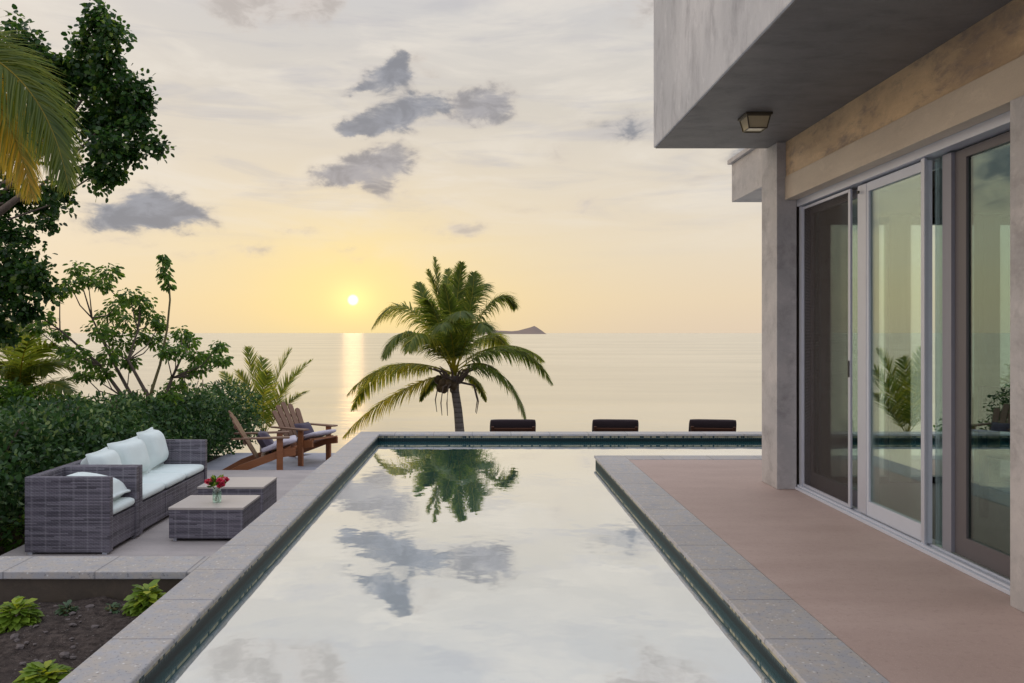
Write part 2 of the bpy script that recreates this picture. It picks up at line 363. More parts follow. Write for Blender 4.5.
M = dict(
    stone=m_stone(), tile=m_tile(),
    deck=m_deck('pool_deck_concrete', (.41,.30,.255), (.49,.37,.32)),
    terrace=m_deck('terrace_concrete', (.33,.295,.285), (.47,.42,.395)),
    lower=m_deck('lower_deck_stone', (.25,.26,.30), (.38,.38,.42)),
    plaster=m_plaster('troweled_plaster', (.36,.35,.35), (.50,.47,.45), (.22,.205,.20), .6),
    fascia=m_plaster('fascia_plaster', (.40,.41,.43), (.60,.60,.61), (.25,.25,.27), .7, (1,1.2,.5), .8),
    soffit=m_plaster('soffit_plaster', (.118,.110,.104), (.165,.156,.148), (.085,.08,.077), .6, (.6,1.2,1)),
    beamp=m_plaster('gold_light_plaster', (.33,.23,.145), (.66,.47,.27), (.20,.16,.14), .9, (1,.6,1.1), 1.5),  # golden evening light on the beam painted into the ochre patches
    band=m_plaster('band_plaster', (.44,.37,.29), (.54,.46,.36), (.38,.32,.26), .45, (1,.5,1)),
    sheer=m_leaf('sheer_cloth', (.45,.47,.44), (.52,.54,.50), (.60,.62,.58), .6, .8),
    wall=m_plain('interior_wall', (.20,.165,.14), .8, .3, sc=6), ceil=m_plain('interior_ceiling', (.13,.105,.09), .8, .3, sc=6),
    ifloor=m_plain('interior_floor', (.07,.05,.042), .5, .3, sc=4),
    alu=m_plain('silver_aluminium', (.52,.54,.60), .38, .5, .35, var=.05, sc=12, bmp=0),
    white=m_plain('white_aluminium', (.52,.55,.61), .4, .5, 0, var=.05, sc=12, bmp=0),
    bronzed=m_plain('bronzed_aluminium', (.115,.105,.11), .45, .5, .1, var=.06, sc=12, bmp=0),
    slate=m_plain('slate_aluminium', (.24,.24,.27), .45, .5, .1, var=.06, sc=12, bmp=0),
    glassd=m_glass('dark_door_glass', .26, (.56,.66,.64)),
    taupe=m_plain('taupe_aluminium', (.105,.088,.082), .45, .5, .1, var=.06, sc=12, bmp=0),
    dark=m_plain('dark_metal', (.04,.038,.036), .45, .5, .3, var=.1, sc=20, bmp=0),
    glass=m_glass('door_glass', .32, (.82,.87,.85)), glass2=m_glass('window_glass', .14, (.90,.96,.94)),
    screen=m_screen(), wicker=m_wicker(),
    mint=m_fabric('pale_mint_fabric', (.72,.80,.78)), lav=m_fabric('lavender_fabric', (.50,.46,.52)), plum=m_fabric('plum_fabric', (.075,.06,.085), .2),
    brownfab=m_fabric('dark_brown_fabric', (.035,.024,.028), .2),
    tabletop=m_wood('pale_table_top', (.44,.39,.35), (.56,.50,.45), .35),
    teak=m_wood('reddish_teak', (.17,.06,.025), (.38,.15,.06), .4),
    greyteak=m_wood('weathered_teak', (.12,.062,.038), (.26,.145,.09), .5),
    rust=m_wood('dark_teak', (.05,.018,.010), (.12,.05,.025), .45),
    soil=m_soil(), ground=m_soil(), pool_water=m_water_pool(), sea=m_sea(),
    hedge=m_leaf('hedge_leaf', (.012,.042,.014), (.060,.135,.040), (.30,.38,.15), .3, .4, .35),
    grape=m_leaf('sea_grape_leaf', (.010,.038,.010), (.040,.10,.020), (.18,.26,.045), .45, .38),
    shrub=m_leaf('shrub_leaf', (.035,.09,.016), (.10,.20,.03), (.26,.36,.06), .55, .4),
    palm=m_leaf('palm_leaf', (.04,.080,.016), (.14,.19,.030), (.48,.42,.06), .55, .4),
    palmb=m_leaf('yellowish_palm_leaf', (.06,.115,.025), (.19,.22,.03), (.50,.36,.045), .55, .4),  # palm leaf in lighter, yellower greens
    croton=m_leaf('croton_leaf', (.05,.12,.02), (.20,.30,.035), (.62,.60,.05), .35, .38),
    herb=m_leaf('herb_leaf', (.03,.06,.03), (.06,.11,.05), (.12,.18,.09), .3),
    petal=m_leaf('red_petal', (.34,.015,.05), (.62,.05,.14), (.85,.35,.42), .3),
    trunk=m_bark('palm_bark', (.10,.085,.075), (.24,.21,.19), 26), bark=m_bark('tree_bark', (.07,.05,.04), (.19,.15,.12)),
    coco=m_plain('coconut_husk', (.07,.045,.02), .6, .3), stem=m_plain('green_stem', (.14,.12,.05), .6, .3),
    rock=m_plain('island_rock', (.23,.18,.15), .9, .1, sc=.01, bmp=0), pebble=m_plain('pebble', (.12,.10,.095), .8, .3),
    vase=m_glass('vase_glass', .20, (.93,.97,.95)), amber=m_plain('sunset_reflect_glass', (.42,.35,.22), .15, .7, var=.1, sc=40, bmp=0),  # lantern glass: reflected sunset painted in as its amber colour
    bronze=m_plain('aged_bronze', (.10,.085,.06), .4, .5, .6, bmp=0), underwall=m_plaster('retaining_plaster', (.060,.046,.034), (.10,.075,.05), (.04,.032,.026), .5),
)

# ------------------------------------------------------------------ object helpers
def link(name, me, m=None, parent=None, smooth=False):
    o = bpy.data.objects.new(name, me); col.objects.link(o)
    if m is not None: me.materials.append(M[m] if isinstance(m, str) else m)
    if parent is not None: o.parent = parent
    if smooth: me.polygons.foreach_set('use_smooth', [True]*len(me.polygons))
    return o
def tag(o, label, cat=None, group=None):
    o['label'] = label
    if cat: o['category'] = cat
    if group: o['group'] = group
    return o
def thing(name, label, cat, loc=(0,0,0), rz=0, group=None):
    o = bpy.data.objects.new(name, None); col.objects.link(o); o.location = loc; o.rotation_euler = (0,0,rz)
    o.empty_display_size = .2
    return tag(o, label, cat, group)
def struct(o): o['kind'] = 'structure'; return o
class MB:
    def __init__(s): s.bm = bmesh.new()
    def box(s, a, b, bev=0.0, mtx=None, seg=2):
        t = bmesh.new(); bmesh.ops.create_cube(t, size=1)
        for v in t.verts: v.co = Vector((a[i] + (b[i]-a[i])*(v.co[i]+.5) for i in range(3)))
        if bev: bmesh.ops.bevel(t, geom=list(t.edges), offset=bev, segments=seg, profile=.7, affect='EDGES')
        s._add(t, mtx); return s
    def _add(s, t, mtx=None):
        if mtx is not None: bmesh.ops.transform(t, matrix=mtx, verts=t.verts)
        me = bpy.data.meshes.new('tmp'); t.to_mesh(me); s.bm.from_mesh(me); bpy.data.meshes.remove(me); t.free()
    def tube(s, pts, rad, n=8, cap=True):
        pts = [Vector(p) for p in pts]
        if not hasattr(rad, '__len__'): rad = [rad]*len(pts)
        rings = []; up = Vector((.13,.31,.9)).normalized()
        for i, p in enumerate(pts):
            d = (pts[min(i+1, len(pts)-1)] - pts[max(i-1, 0)]).normalized()
            a = d.cross(up)
            if a.length < .05: a = d.cross(Vector((1,0,0)))
            a.normalize(); b = d.cross(a)
            rings.append([s.bm.verts.new(p + (a*math.cos(k*2*math.pi/n) + b*math.sin(k*2*math.pi/n))*rad[i]) for k in range(n)])
        for r0, r1 in zip(rings, rings[1:]):
            for k in range(n): s.bm.faces.new((r0[k], r0[(k+1)%n], r1[(k+1)%n], r1[k]))
        if cap: s.bm.faces.new(rings[0][::-1]); s.bm.faces.new(rings[-1])
        return s
    def lathe(s, prof, n=24, loc=(0,0,0)):
        loc = Vector(loc); rings = []
        for r, z in prof: rings.append([s.bm.verts.new(loc + Vector((r*math.cos(k*2*math.pi/n), r*math.sin(k*2*math.pi/n), z))) for k in range(n)])
        for r0, r1 in zip(rings, rings[1:]):
            for k in range(n): s.bm.faces.new((r0[k], r0[(k+1)%n], r1[(k+1)%n], r1[k]))
        return s
    def prism(s, poly, z0, z1, bev=0.0, mtx=None):
        t = bmesh.new(); f = t.faces.new([t.verts.new((x, y, z0)) for x, y in poly])
        r = bmesh.ops.extrude_face_region(t, geom=[f]); bmesh.ops.translate(t, vec=(0,0,z1-z0), verts=[v for v in r['geom'] if isinstance(v, bmesh.types.BMVert)])
        bmesh.ops.recalc_face_normals(t, faces=t.faces)
        if bev: bmesh.ops.bevel(t, geom=list(t.edges), offset=bev, segments=2, profile=.7, affect='EDGES')
        s._add(t, mtx); return s
    def build(s, name, m, parent=None, smooth=False):
        bmesh.ops.recalc_face_normals(s.bm, faces=s.bm.faces)
        me = bpy.data.meshes.new(name); s.bm.to_mesh(me); s.bm.free()
        return link(name, me, m, parent, smooth)
def copy_tree(o, parent=None):
    c = o.copy(); col.objects.link(c); c.parent = parent
    for ch in [x for x in bpy.data.objects if x.parent == o]: copy_tree(ch, c)
    return c
def at(x, y, D): return Vector(((x-CX)/F*D, D, CAMZ-(y-CY)/F*D))

LEAF = {'diamond': [(0,0),(.5,.5),(1,0),(.5,-.5)],
        'oval': [(0,0),(.25,.42),(.7,.45),(1,0),(.7,-.45),(.25,-.42)],
        'round': [(0,.1),(.2,.5),(.6,.58),(.95,.3),(1,-.1),(.75,-.52),(.3,-.55)]}
def leaves(name, pos, dirs, nors, size, width, tint, m, parent, shape='diamond', fold=0.0):
    """many leaf-sized faces spread through a volume"""
    sh = np.array(LEAF[shape], float); k = len(sh); N = len(pos)
    pos = np.asarray(pos, float); dirs = np.asarray(dirs, float); nors = np.asarray(nors, float)
    dirs /= np.linalg.norm(dirs, axis=1, keepdims=True)+1e-9
    side = np.cross(dirs, nors); side /= np.linalg.norm(side, axis=1, keepdims=True)+1e-9
    up = np.cross(side, dirs)
    size = np.broadcast_to(np.asarray(size, float), (N,)); 
    V = (pos[:,None,:] + dirs[:,None,:]*(sh[None,:,0:1]*size[:,None,None]) + side[:,None,:]*(sh[None,:,1:2]*(size*width)[:,None,None])
         + up[:,None,:]*((-(sh[None,:,0:1]**2)*.25 + np.abs(sh[None,:,1:2])*fold)*size[:,None,None]))
    me = bpy.data.meshes.new(name)
    me.vertices.add(N*k); me.vertices.foreach_set('co', V.reshape(-1).astype(np.float32))
    me.loops.add(N*k); me.loops.foreach_set('vertex_index', np.arange(N*k, dtype=np.int32))
    me.polygons.add(N); me.polygons.foreach_set('loop_start', np.arange(0, N*k, k, dtype=np.int32)); me.polygons.foreach_set('loop_total', np.full(N, k, dtype=np.int32))
    me.update(calc_edges=True)
    a = me.attributes.new('tint', 'FLOAT', 'FACE'); a.data.foreach_set('value', np.broadcast_to(np.asarray(tint, float), (N,)).astype(np.float32))
    return link(name, me, m, parent)
def rand_unit(n):
    v = rng.normal(size=(n,3)); return v/np.linalg.norm(v, axis=1, keepdims=True)

# ================================================================== SETTING
# terrain
def terr(x, y):
    z = -.76
    if y > 13.7: z = -.76 - (y-13.7)*.62
    z += .04*noise.noise(Vector((x*.7, y*.7, 0)))
    if x < -8: z += min((-8-x)*.05, .5) if y < 14 else 0
    return max(z, -9)
xs = [-400,-150,-60,-30,-20,-15,-12]+[-10+i*.5 for i in range(50)]+[16,20,30,60,150,400]
ys = [-120,-40,-15,-8,-4,-2]+[i*.5 for i in range(60)]+[31,34,40,60,90]
vs = [(x, y, terr(x, y)) for y in ys for x in xs]; nx_ = len(xs)
fs = [(j*nx_+i, j*nx_+i+1, (j+1)*nx_+i+1, (j+1)*nx_+i) for j in range(len(ys)-1) for i in range(nx_-1)]
me = bpy.data.meshes.new('ground'); me.from_pydata(vs, [], fs); struct(link('ground', me, 'ground', smooth=True))
# sea
SEAZ = -5.6
sx = [-40000,-8000,-1500,-300,0,300,1500,8000,40000]; sy = [16,60,200,800,3000,12000,50000]
vs = [(x, y, SEAZ) for y in sy for x in sx]
fs = [(j*9+i, j*9+i+1, (j+1)*9+i+1, (j+1)*9+i) for j in range(len(sy)-1) for i in range(8)]
me = bpy.data.meshes.new('sea'); me.from_pydata(vs, [], fs); struct(link('sea', me, 'sea'))
# island on the horizon
D = 5200
prof = [(482,333.4),(487,330.5),(492,329.2),(498,330.6),(505,330.9),(512,331.2),(518,330.6),(524,329.0),(530,327.3),(534,325.9),(537,327.2),(541,330.4),(546,333.4)]
bm = bmesh.new(); rows = []
for k, (dyy, hh) in enumerate([(-160,0),(-60,.6),(0,1),(90,.7),(220,0)]):
    rows.append([bm.verts.new(((x-CX)/F*D + random.uniform(-4,4), D+dyy, SEAZ-4 + max(0, ((CAMZ-(y-CY)/F*D)-SEAZ+4))*hh*(1 if k in (0,2,4) else random.uniform(.8,1.05)))) for x, y in prof])
for r0, r1 in zip(rows, rows[1:]):
    for i in range(len(prof)-1): bm.faces.new((r0[i], r0[i+1], r1[i+1], r1[i]))
me = bpy.data.meshes.new('island'); bm.to_mesh(me); bm.free(); struct(link('island', me, 'rock', smooth=True))

# planting bed
bm = bmesh.new(); bmesh.ops.create_grid(bm, x_segments=90, y_segments=80, size=1)
for v in bm.verts:
    v.co.x = -1.56 - (v.co.x+1)/2*7.4; v.co.y = -2 + (v.co.y+1)/2*6.36
    p = Vector((v.co.x, v.co.y, 0)); v.co.z = -.15 + .035*noise.noise(p*1.7) + .018*noise.noise(p*6) + .012*noise.noise(p*15)
bmesh.ops.recalc_face_normals(bm, faces=bm.faces)
me = bpy.data.meshes.new('planting_bed'); bm.to_mesh(me); bm.free(); o = link('planting_bed', me, 'soil', smooth=True); struct(o)
if me.polygons[0].normal.z < 0: me.flip_normals()

struct(MB().box((-4.1,4.64,-.80),(-1.60,11.1,-.60), .01).build('terrace', 'terrace'))
struct(MB().box((-4.3,11.102,-.90),(9,13.7,-.75), .01).build('lower_deck', 'lower'))
struct(MB().box((1.532,-3,-.4),(2.95,8.228,-.004)).box((2.9501,7.0,-.4),(8.5,8.228,-.004)).build('pool_deck', 'deck'))

# pool
pool = thing('swimming_pool', 'long rectangular pool with grey stone coping and dark green mosaic waterline', 'swimming pool', (0,0,0))
def add_run(o, rects):
    me = o.data; a = me.attributes.new('run', 'FLOAT', 'FACE'); vals = []
    for p in me.polygons:
        c = p.center; r = 0.0
        for (x0, x1, y0, y1) in rects:
            if x0-.01 <= c.x <= x1+.01 and y0-.01 <= c.y <= y1+.01: r = 1.0
        vals.append(r)
    a.data.foreach_set('value', vals)
cp = MB()
cp.box((-1.572,-2,-.026),(-1.30,10.30,0), .010, seg=3)
cp.box((-1.572,10.3005,-.026),(8.5,10.56,0), .010, seg=3)
cp.box((1.21,-3,-.026),(1.53,8.50,0), .010, seg=3)
cp.box((1.5305,8.23,-.026),(8.5,8.50,0), .010, seg=3)
o = cp.build('coping', 'stone', pool); add_run(o, [(-1.572,8.5,10.3005,10.56),(1.5305,8.5,8.23,8.50)])
tb = MB()
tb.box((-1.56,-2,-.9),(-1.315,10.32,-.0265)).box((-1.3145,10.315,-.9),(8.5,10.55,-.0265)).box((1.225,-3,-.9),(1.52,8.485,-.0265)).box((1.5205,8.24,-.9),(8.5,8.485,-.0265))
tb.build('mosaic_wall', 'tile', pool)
WZ = -.098
me = bpy.data.meshes.new('pool_water')
me.from_pydata([(-1.315,-3,WZ),(1.225,-3,WZ),(1.225,8.485,WZ),(8.5,8.485,WZ),(8.5,10.315,WZ),(1.225,10.315,WZ),(-1.315,10.315,WZ),(-1.315,8.485,WZ)], [], [(0,1,2,7),(7,2,5,6),(2,3,4,5)])
struct(link('pool_water', me, 'pool_water'))

# low wall between planting bed and terrace
rw = thing('retaining_wall', 'low garden wall with pale stone cap between soil bed and sofa terrace', 'wall', (-4,4.5,-.6))
o = MB().box((-9,4.36,-.042),(-1.5725,4.67,-.0015), .006).build('cap', 'stone'); add_run(o, [(-9,-1.5,4.3,4.7)]); o.parent = rw; o.matrix_parent_inverse = Matrix.Translation((4,-4.5,.6))
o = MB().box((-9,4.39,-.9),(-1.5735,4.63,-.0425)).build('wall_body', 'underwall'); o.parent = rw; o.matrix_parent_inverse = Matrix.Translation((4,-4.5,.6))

# ================================================================== HOUSE
H = thing('house', 'modern plaster house with overhanging upper floor and sliding glass doors', 'house', (0,0,0))
MB().box((1.50,-3,2.90),(9,6.92,5.6), .012).build('upper_floor', 'fascia', H)
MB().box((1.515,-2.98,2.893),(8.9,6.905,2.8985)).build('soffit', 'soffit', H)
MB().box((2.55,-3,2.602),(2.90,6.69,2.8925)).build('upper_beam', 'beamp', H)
MB().box((2.542,-3,2.41),(2.90,6.685,2.6015), .003).build('lintel', 'band', H)
MB().box((2.475,6.67,-.003),(2.64,7.03,2.892), .006).build('column', 'plaster', H)
MB().box((2.53,2.2,-.003),(3.0,3.82,2.4095), .006).build('pilaster', 'plaster', H)
MB().box((2.58,7.032,2.64),(6.5,8.2,3.03), .006).build('rear_canopy', 'plaster', H)
MB().box((2.545,7.034,3.0305),(6.5,8.235,3.075), .006).build('canopy_cap', 'plaster', H)
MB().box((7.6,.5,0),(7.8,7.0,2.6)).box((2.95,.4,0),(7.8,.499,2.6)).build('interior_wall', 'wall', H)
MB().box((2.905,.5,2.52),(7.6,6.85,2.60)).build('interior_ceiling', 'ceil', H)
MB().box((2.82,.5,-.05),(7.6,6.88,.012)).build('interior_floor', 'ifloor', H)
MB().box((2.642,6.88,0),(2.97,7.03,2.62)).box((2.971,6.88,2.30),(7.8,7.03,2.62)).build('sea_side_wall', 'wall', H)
wn_ = MB(); wn_.box((2.9705,6.90,.0),(7.6,6.98,.06)).box((2.9705,6.90,2.24),(7.6,6.98,2.299))
for xm in (2.975,3.52,4.33,5.2,6.1,7.0): wn_.box((xm,6.905,.06),(xm+.05,6.975,2.24))
sw = wn_.build('sea_side_window', 'dark', H); tag(sw, 'dark framed sea facing window seen through the room')
MB().box((3.02,6.935,.06),(7.0,6.942,2.24)).build('glass_pane', 'glass2', sw)

# sliding door set, plane x = 2.68
DX = 2.68
door = MB().box((DX-.04,3.7,2.352),(DX+.12,6.668,2.409)).box((DX-.02,6.615,.03),(DX+.12,6.668,2.352)).box((DX+.10,3.7,2.30),(DX+.12,6.6,2.352)).build('sliding_door', 'alu', H)
MB().box((DX-.055,3.3,-.002),(DX+.14,6.669,.020), .003).box((DX-.035,3.3,.022),(DX-.015,6.669,.036)).box((DX+.02,3.3,.022),(DX+.03,6.669,.036)).build('threshold', 'white', door)
def sash(y0, y1, x, ms, wl=.05, wr=.05, rail=.11, top=.07, th=.035, g='glass', glass_only=False):
    s = MB().box((x,y0,.037),(x+th,y0+wl,2.34), .003).box((x,y1-wr,.037),(x+th,y1,2.34), .003).box((x,y0+wl,.037),(x+th,y1-wr,.037+rail)).box((x,y0+wl,2.34-top),(x+th,y1-wr,2.34)).build('sash', ms, door)
    MB().box((x+th/2-.003,y0+wl,.037+rail),(x+th/2+.003,y1-wr,2.34-top)).build('glass_pane', g, door)
# far leaf behind an insect screen
sash(5.69,6.60,DX+.045,'slate', .05,.04,.12,.06)
sc_ = MB().box((DX-.012,5.765,.037),(DX+.004,5.80,2.34), .002).box((DX-.012,6.597,.037),(DX+.004,6.614,2.34)).box((DX-.012,5.80,.037),(DX+.004,6.597,.06)).box((DX-.012,5.80,2.32),(DX+.004,6.597,2.34)).build('screen_frame', 'alu', door)
MB().box((DX-.004,5.80,.06),(DX-.002,6.597,2.32)).build('insect_screen', 'screen', door)
MB().box((DX-.002,5.55,.037),(DX+.09,5.675,2.34), .004).build('post', 'alu', door)
# middle leaf, pale frame
sash(4.80,5.548,DX+.0,'white', .028,.03,.10,.06)
MB().box((DX-.020,4.79,.03),(DX-.004,4.828,2.352), .003).build('screen_frame', 'alu', door)
# near leaf with taupe stiles
sash(3.72,4.598,DX+.05,'bronzed', .05,.105,.11,.05, g='glassd')
MB().box((DX+.04,4.692,.037),(DX+.046,4.784,2.34)).build('edge_pane', 'glass', door)
MB().box((DX+.03,4.602,.037),(DX+.085,4.690,2.34), .003).build('post', 'slate', door)
MB().box((DX-.020,5.775,.98),(DX-.0125,5.790,1.10), .002).build('handle', 'dark', door)
MB().box((DX-.024,5.62,2.28),(DX-.0125,5.64,2.30)).build('latch', 'dark', door)

# ceiling lantern under the overhang
LX = (755-CX)/F*5.85; LY = 5.85
LSC = .84
lan = thing('ceiling_lantern', 'square glass lantern with sunset reflection painted amber, fixed under the concrete overhang', 'lantern', (LX,LY,2.892))
MB().box((-.115,-.115,-.022),(.115,.115,0), .004).build('base_plate', 'bronze', lan)
def frustum(r0, r1, z0, z1, inset=0):
    b = MB(); v = [b.bm.verts.new((sx_*r0, sy_*r0, z0)) for sx_, sy_ in ((-1,-1),(1,-1),(1,1),(-1,1))] + [b.bm.verts.new((sx_*r1, sy_*r1, z1)) for sx_, sy_ in ((-1,-1),(1,-1),(1,1),(-1,1))]
    for i in range(4): b.bm.faces.new((v[i], v[(i+1)%4], v[4+(i+1)%4], v[4+i]))
    b.bm.faces.new(v[:4]); b.bm.faces.new(v[4:]); return b
frustum(.098, .075, -.0225, -.125).build('glass_shade', 'amber', lan)
f = MB()
for sx_, sy_ in ((-1,-1),(1,-1),(1,1),(-1,1)): f.tube([(sx_*.10,sy_*.10,-.02),(sx_*.077,sy_*.077,-.128)], .006, 6)
for z, r in ((-.024,.10),(-.128,.077)):
    q = [(-r,-r,z),(r,-r,z),(r,r,z),(-r,r,z)]
    for i in range(4): f.tube([q[i], q[(i+1)%4]], .006, 6)
f.build('cage', 'bronze', lan); lan.scale = (LSC,LSC,LSC)

# ================================================================== FURNITURE
def cushion(w, d, h, puff=.5, nu=14, pinch=.0, ex_=.45):
    """soft box; w along x, d along y, h along z, centred"""
    b = bmesh.new(); bmesh.ops.create_cube(b, size=2); bmesh.ops.subdivide_edges(b, edges=b.edges[:], cuts=nu-1, use_grid_fill=True)
    for v in b.verts:
        x, y, z = v.co
        e = max(abs(x), abs(y))
        r = (1-abs(x)**4)*(1-abs(y)**4)
        zz = z*( (1-puff) + puff*r**ex_ )
        ex = 1 - .10*(abs(z)**3) - pinch*(1-y*y)*abs(x)**2
        ey = 1 - .10*(abs(z)**3) - pinch*(1-x*x)*abs(y)**2
        k = 1-.035*(abs(x)**6)*(abs(y)**6)
        n = noise.noise(Vector((x*1.5+w*7, y*1.5+d*3, z)))*.05
        v.co = Vector((x*ex*k*w/2, y*ey*k*d/2, (zz+n)*h/2))
    me = bpy.data.meshes.new('cushion'); b.to_mesh(me); b.free(); 
    me.polygons.foreach_set('use_smooth', [True]*len(me.polygons)); return me
def put_cushion(name, me, m, loc, rot, parent):
    o = link(name, me, m, parent); o.location = loc; o.rotation_euler = rot; return o

def wicker_seat(name, label, cat, y0, y1, seats, group=None):
    """seat opening towards +x; local origin at back-near corner on the floor"""
    t = thing(name, label, cat, (-3.90, y0, -.60)); L = y1-y0; W = .73; ht = .665; th = .065
    MB().box((0,th,.022),(th,L-th,ht), .008).build('backrest', 'wicker', t)
    MB().box((0,0,.02),(W,th-.001,ht), .008).build('arm', 'wicker', t)
    MB().box((0,L-th+.001,.02),(W,L,ht), .008).build('arm', 'wicker', t)
    sl = (L-2*th)/seats
    for i in range(seats):
        MB().box((th+.002,th+i*sl+.004,.04),(W-.012,th+(i+1)*sl-.004,.30), .008).build('seat_base', 'wicker', t)
        cm = cushion(W-th-.01, sl-.01, .10, .22)
        put_cushion('seat_cushion', cm, 'mint', ((W+th)/2+.005, th+(i+.5)*sl, .352), (0,0,0), t)
    for (x, y) in ((.04,.03),(W-.05,.03),(.04,L-.03),(W-.05,L-.03)):
        MB().box((x-.02,y-.02,0),(x+.02,y+.02,.0205)).build('foot', 'alu', t)
    return t, sl, th
so, sl, th = wicker_seat('wicker_sofa', 'long grey wicker sofa with pale mint cushions and three back pillows', 'sofa', 7.455, 9.30, 3)
for i, (rx, rz, sz) in enumerate(((.05,.06,.40),(-.04,-.08,.43),(.03,.08,.47))):
    cm = cushion(sz, sl*1.04, .29, .93, pinch=.08, ex_=.62)
    put_cushion('back_pillow', cm, 'mint', (.215, th+(i+.5)*sl, .385+sz*.46), (rx, R(-106), rz), so)
ac, sl2, th2 = wicker_seat('wicker_armchair', 'grey wicker armchair nearest the low wall, with one mint cushion', 'armchair', 6.85, 7.45, 1)
cm = cushion(.56, .44, .24, .88, pinch=.06, ex_=.6)
put_cushion('back_pillow', cm, 'mint', (.43, .30, .512), (R(3), R(-168), .05), ac)

def wicker_table(label, x0, y0):
    t = thing('wicker_coffee_table', label, 'coffee table', (x0,y0,-.60), 0, 'low wicker coffee tables')
    MB().box((0,0,.03),(.675,.56,.29), .008).build('base', 'wicker', t)
    MB().box((-.004,-.004,.2905),(.679,.564,.312), .005).build('table_top', 'tabletop', t)
    for x in (.03,.62):
        for y in (.03,.50): MB().box((x,y,0),(x+.03,y+.03,.031)).build('foot', 'alu', t)
    return t
t1 = wicker_table('low wicker coffee table with a vase of red flowers on it', -2.832, 7.28)
t2 = copy_tree(t1); t2.location = (-2.915, 8.26, -.60); t2['label'] = 'low wicker coffee table with bare top, behind the one carrying flowers'
# vase of flowers
vx, vy = (217-CX)/F*7.50, 7.50
vz = -.60+.312
VS=1.3
va = thing('flower_vase', 'small clear glass vase with red flowers and green leaves on coffee table', 'vase', (vx,vy,vz))
MB().lathe([(.0,.002),(.036,.002),(.040,.03),(.040,.09),(.034,.125),(.041,.135),(.038,.135),(.031,.125),(.037,.09),(.036,.03),(.0,.010)], 24).build('glass_jar', 'vase', va, True)
MB().lathe([(.0,.0105),(.0355,.012),(.036,.075),(.0,.0755)], 20).build('vase_water', 'vase', va, True)
st = MB(); heads = []
for i in range(9):
    a = random.uniform(0, 6.28); r = random.uniform(.02,.075); z = random.uniform(.155,.215)
    h = Vector((math.cos(a)*r, math.sin(a)*r, z)); heads.append(h); st.tube([(-math.cos(a)*.02,-math.sin(a)*.02,.015),(math.cos(a)*.015,math.sin(a)*.015,.12), h], .002, 5)
st.build('stems', 'stem', va)
for h in heads:
    n = 26; d = rand_unit(n); d[:,2] = np.abs(d[:,2])*.8; d[:,1] -= .25
    leaves('blossom', np.tile(h, (n,1))+d*.006, d, rand_unit(n), .034, .85, rng.random(n), 'petal', va, 'round')
n = 60; d = rand_unit(n); d[:,2] = np.abs(d[:,2])*1.6
leaves('foliage', np.tile((0,0,.15), (n,1))+d*rng.uniform(.01,.05,(n,1)), d, rand_unit(n), .055, .4, rng.random(n), 'shrub', va, 'oval')

va.scale = (1.05,1.05,1.0)
def adirondack(loc, rz, label):
    """faces +x locally; origin on the floor under the middle of the front legs"""
    t = thing('adirondack_chair', label, 'chair', loc, rz, 'wooden adirondack chairs on the lower deck')
    HW = .31
    for s in (-1, 1):
        MB().box((-.045,s*HW-.018 if s<0 else s*HW-.018,0),(.045,s*HW+.018,.55), .004).build('front_leg', 'teak', t)
        # sloping side rail: front high, rear on the ground
        mt = Matrix.Rotation(math.pi/2, 4, 'X')
        MB().prism([(.22,.30),(.22,.40),(.05,.395),(-.55,.19),(-.84,.03),(-.84,0),(-.72,0),(-.45,.11),(0,.27)], -.014, .014, .003, Matrix.Translation((0, s*(HW-.034), 0)) @ mt).build('side_rail', 'teak', t)
        MB().prism([(.13,-.065),(.14,.0),(.13,.065),(.05,.075),(-.60,.035),(-.66,.0),(-.60,-.035)], .552, .574, .004, Matrix.Translation((0, s*(HW+.01), 0))).build('armrest', 'greyteak', t)
    seat = MB()
    for i in range(6):
        x = .20 - i*.085; z = .405 - max(0, i-1)*.031
        seat.box((-.039,-HW+.05,-.01),(.039,HW-.05,.01), .003, Matrix.Translation((x,0,z)) @ Matrix.Rotation(R(-19), 4, 'Y'))
    seat.build('seat', 'teak', t)
    # fan back leaning away from the seat
    lean = Matrix.Translation((-.30,0,.22)) @ Matrix.Rotation(R(-30), 4, 'Y')
    bk = MB()
    lens = [.70,.79,.84,.79,.70]
    for i in range(5):
        a = (i-2)*R(3.2); L = lens[i]
        m_ = lean @ Matrix.Translation((0,(i-2)*.088,0)) @ Matrix.Rotation(-a, 4, 'X')
        pts = [(-.041,0),(.041,0),(.050,L*.9)] + [(.050*math.cos(q), L*.93+.045*math.sin(q)) for q in (.3,.8,1.57,2.3,2.8)] + [(-.050,L*.9)]
        bk.prism([(p[0], p[1]) for p in pts], -.010, .010, .003, m_ @ Matrix.Rotation(math.pi/2, 4, 'Z') @ Matrix.Rotation(math.pi/2, 4, 'X'))
    bk.box((-.035,-.30,.30),(-.013,.30,.36), .003, lean).box((-.035,-.26,.56),(-.013,.26,.61), .003, lean)
    bk.build('backrest', 'greyteak', t)
    put_cushion('seat_cushion', cushion(.52,.50,.075,.3), 'lav', (-.01,0,.435), (0,R(-17),0), t)
    return t
LZ = -.75
a1 = adirondack(((-199)/F*11.75, 11.68, LZ), R(14), 'wooden adirondack chair with lavender cushion beside the hedge, seen side on')
a2 = adirondack((-2.60, 12.60, LZ), R(-32), 'wooden adirondack chair nearer the sea, its fanned slat back turned to view')
def pillow(label, loc, rz, sx_):
    o = link('throw_pillow', cushion(.36,.34,.18,.9,pinch=.07,ex_=.6), 'plum'); o.location = loc; o.rotation_euler = (0, R(-122), rz); tag(o, label, 'pillow', 'dark throw pillows on the adirondack chairs')
pillow('dark plum pillow leaning in the adirondack chair beside the hedge', Vector(a1.location)+Vector((-.20,-.03,.47)), R(9), 1)
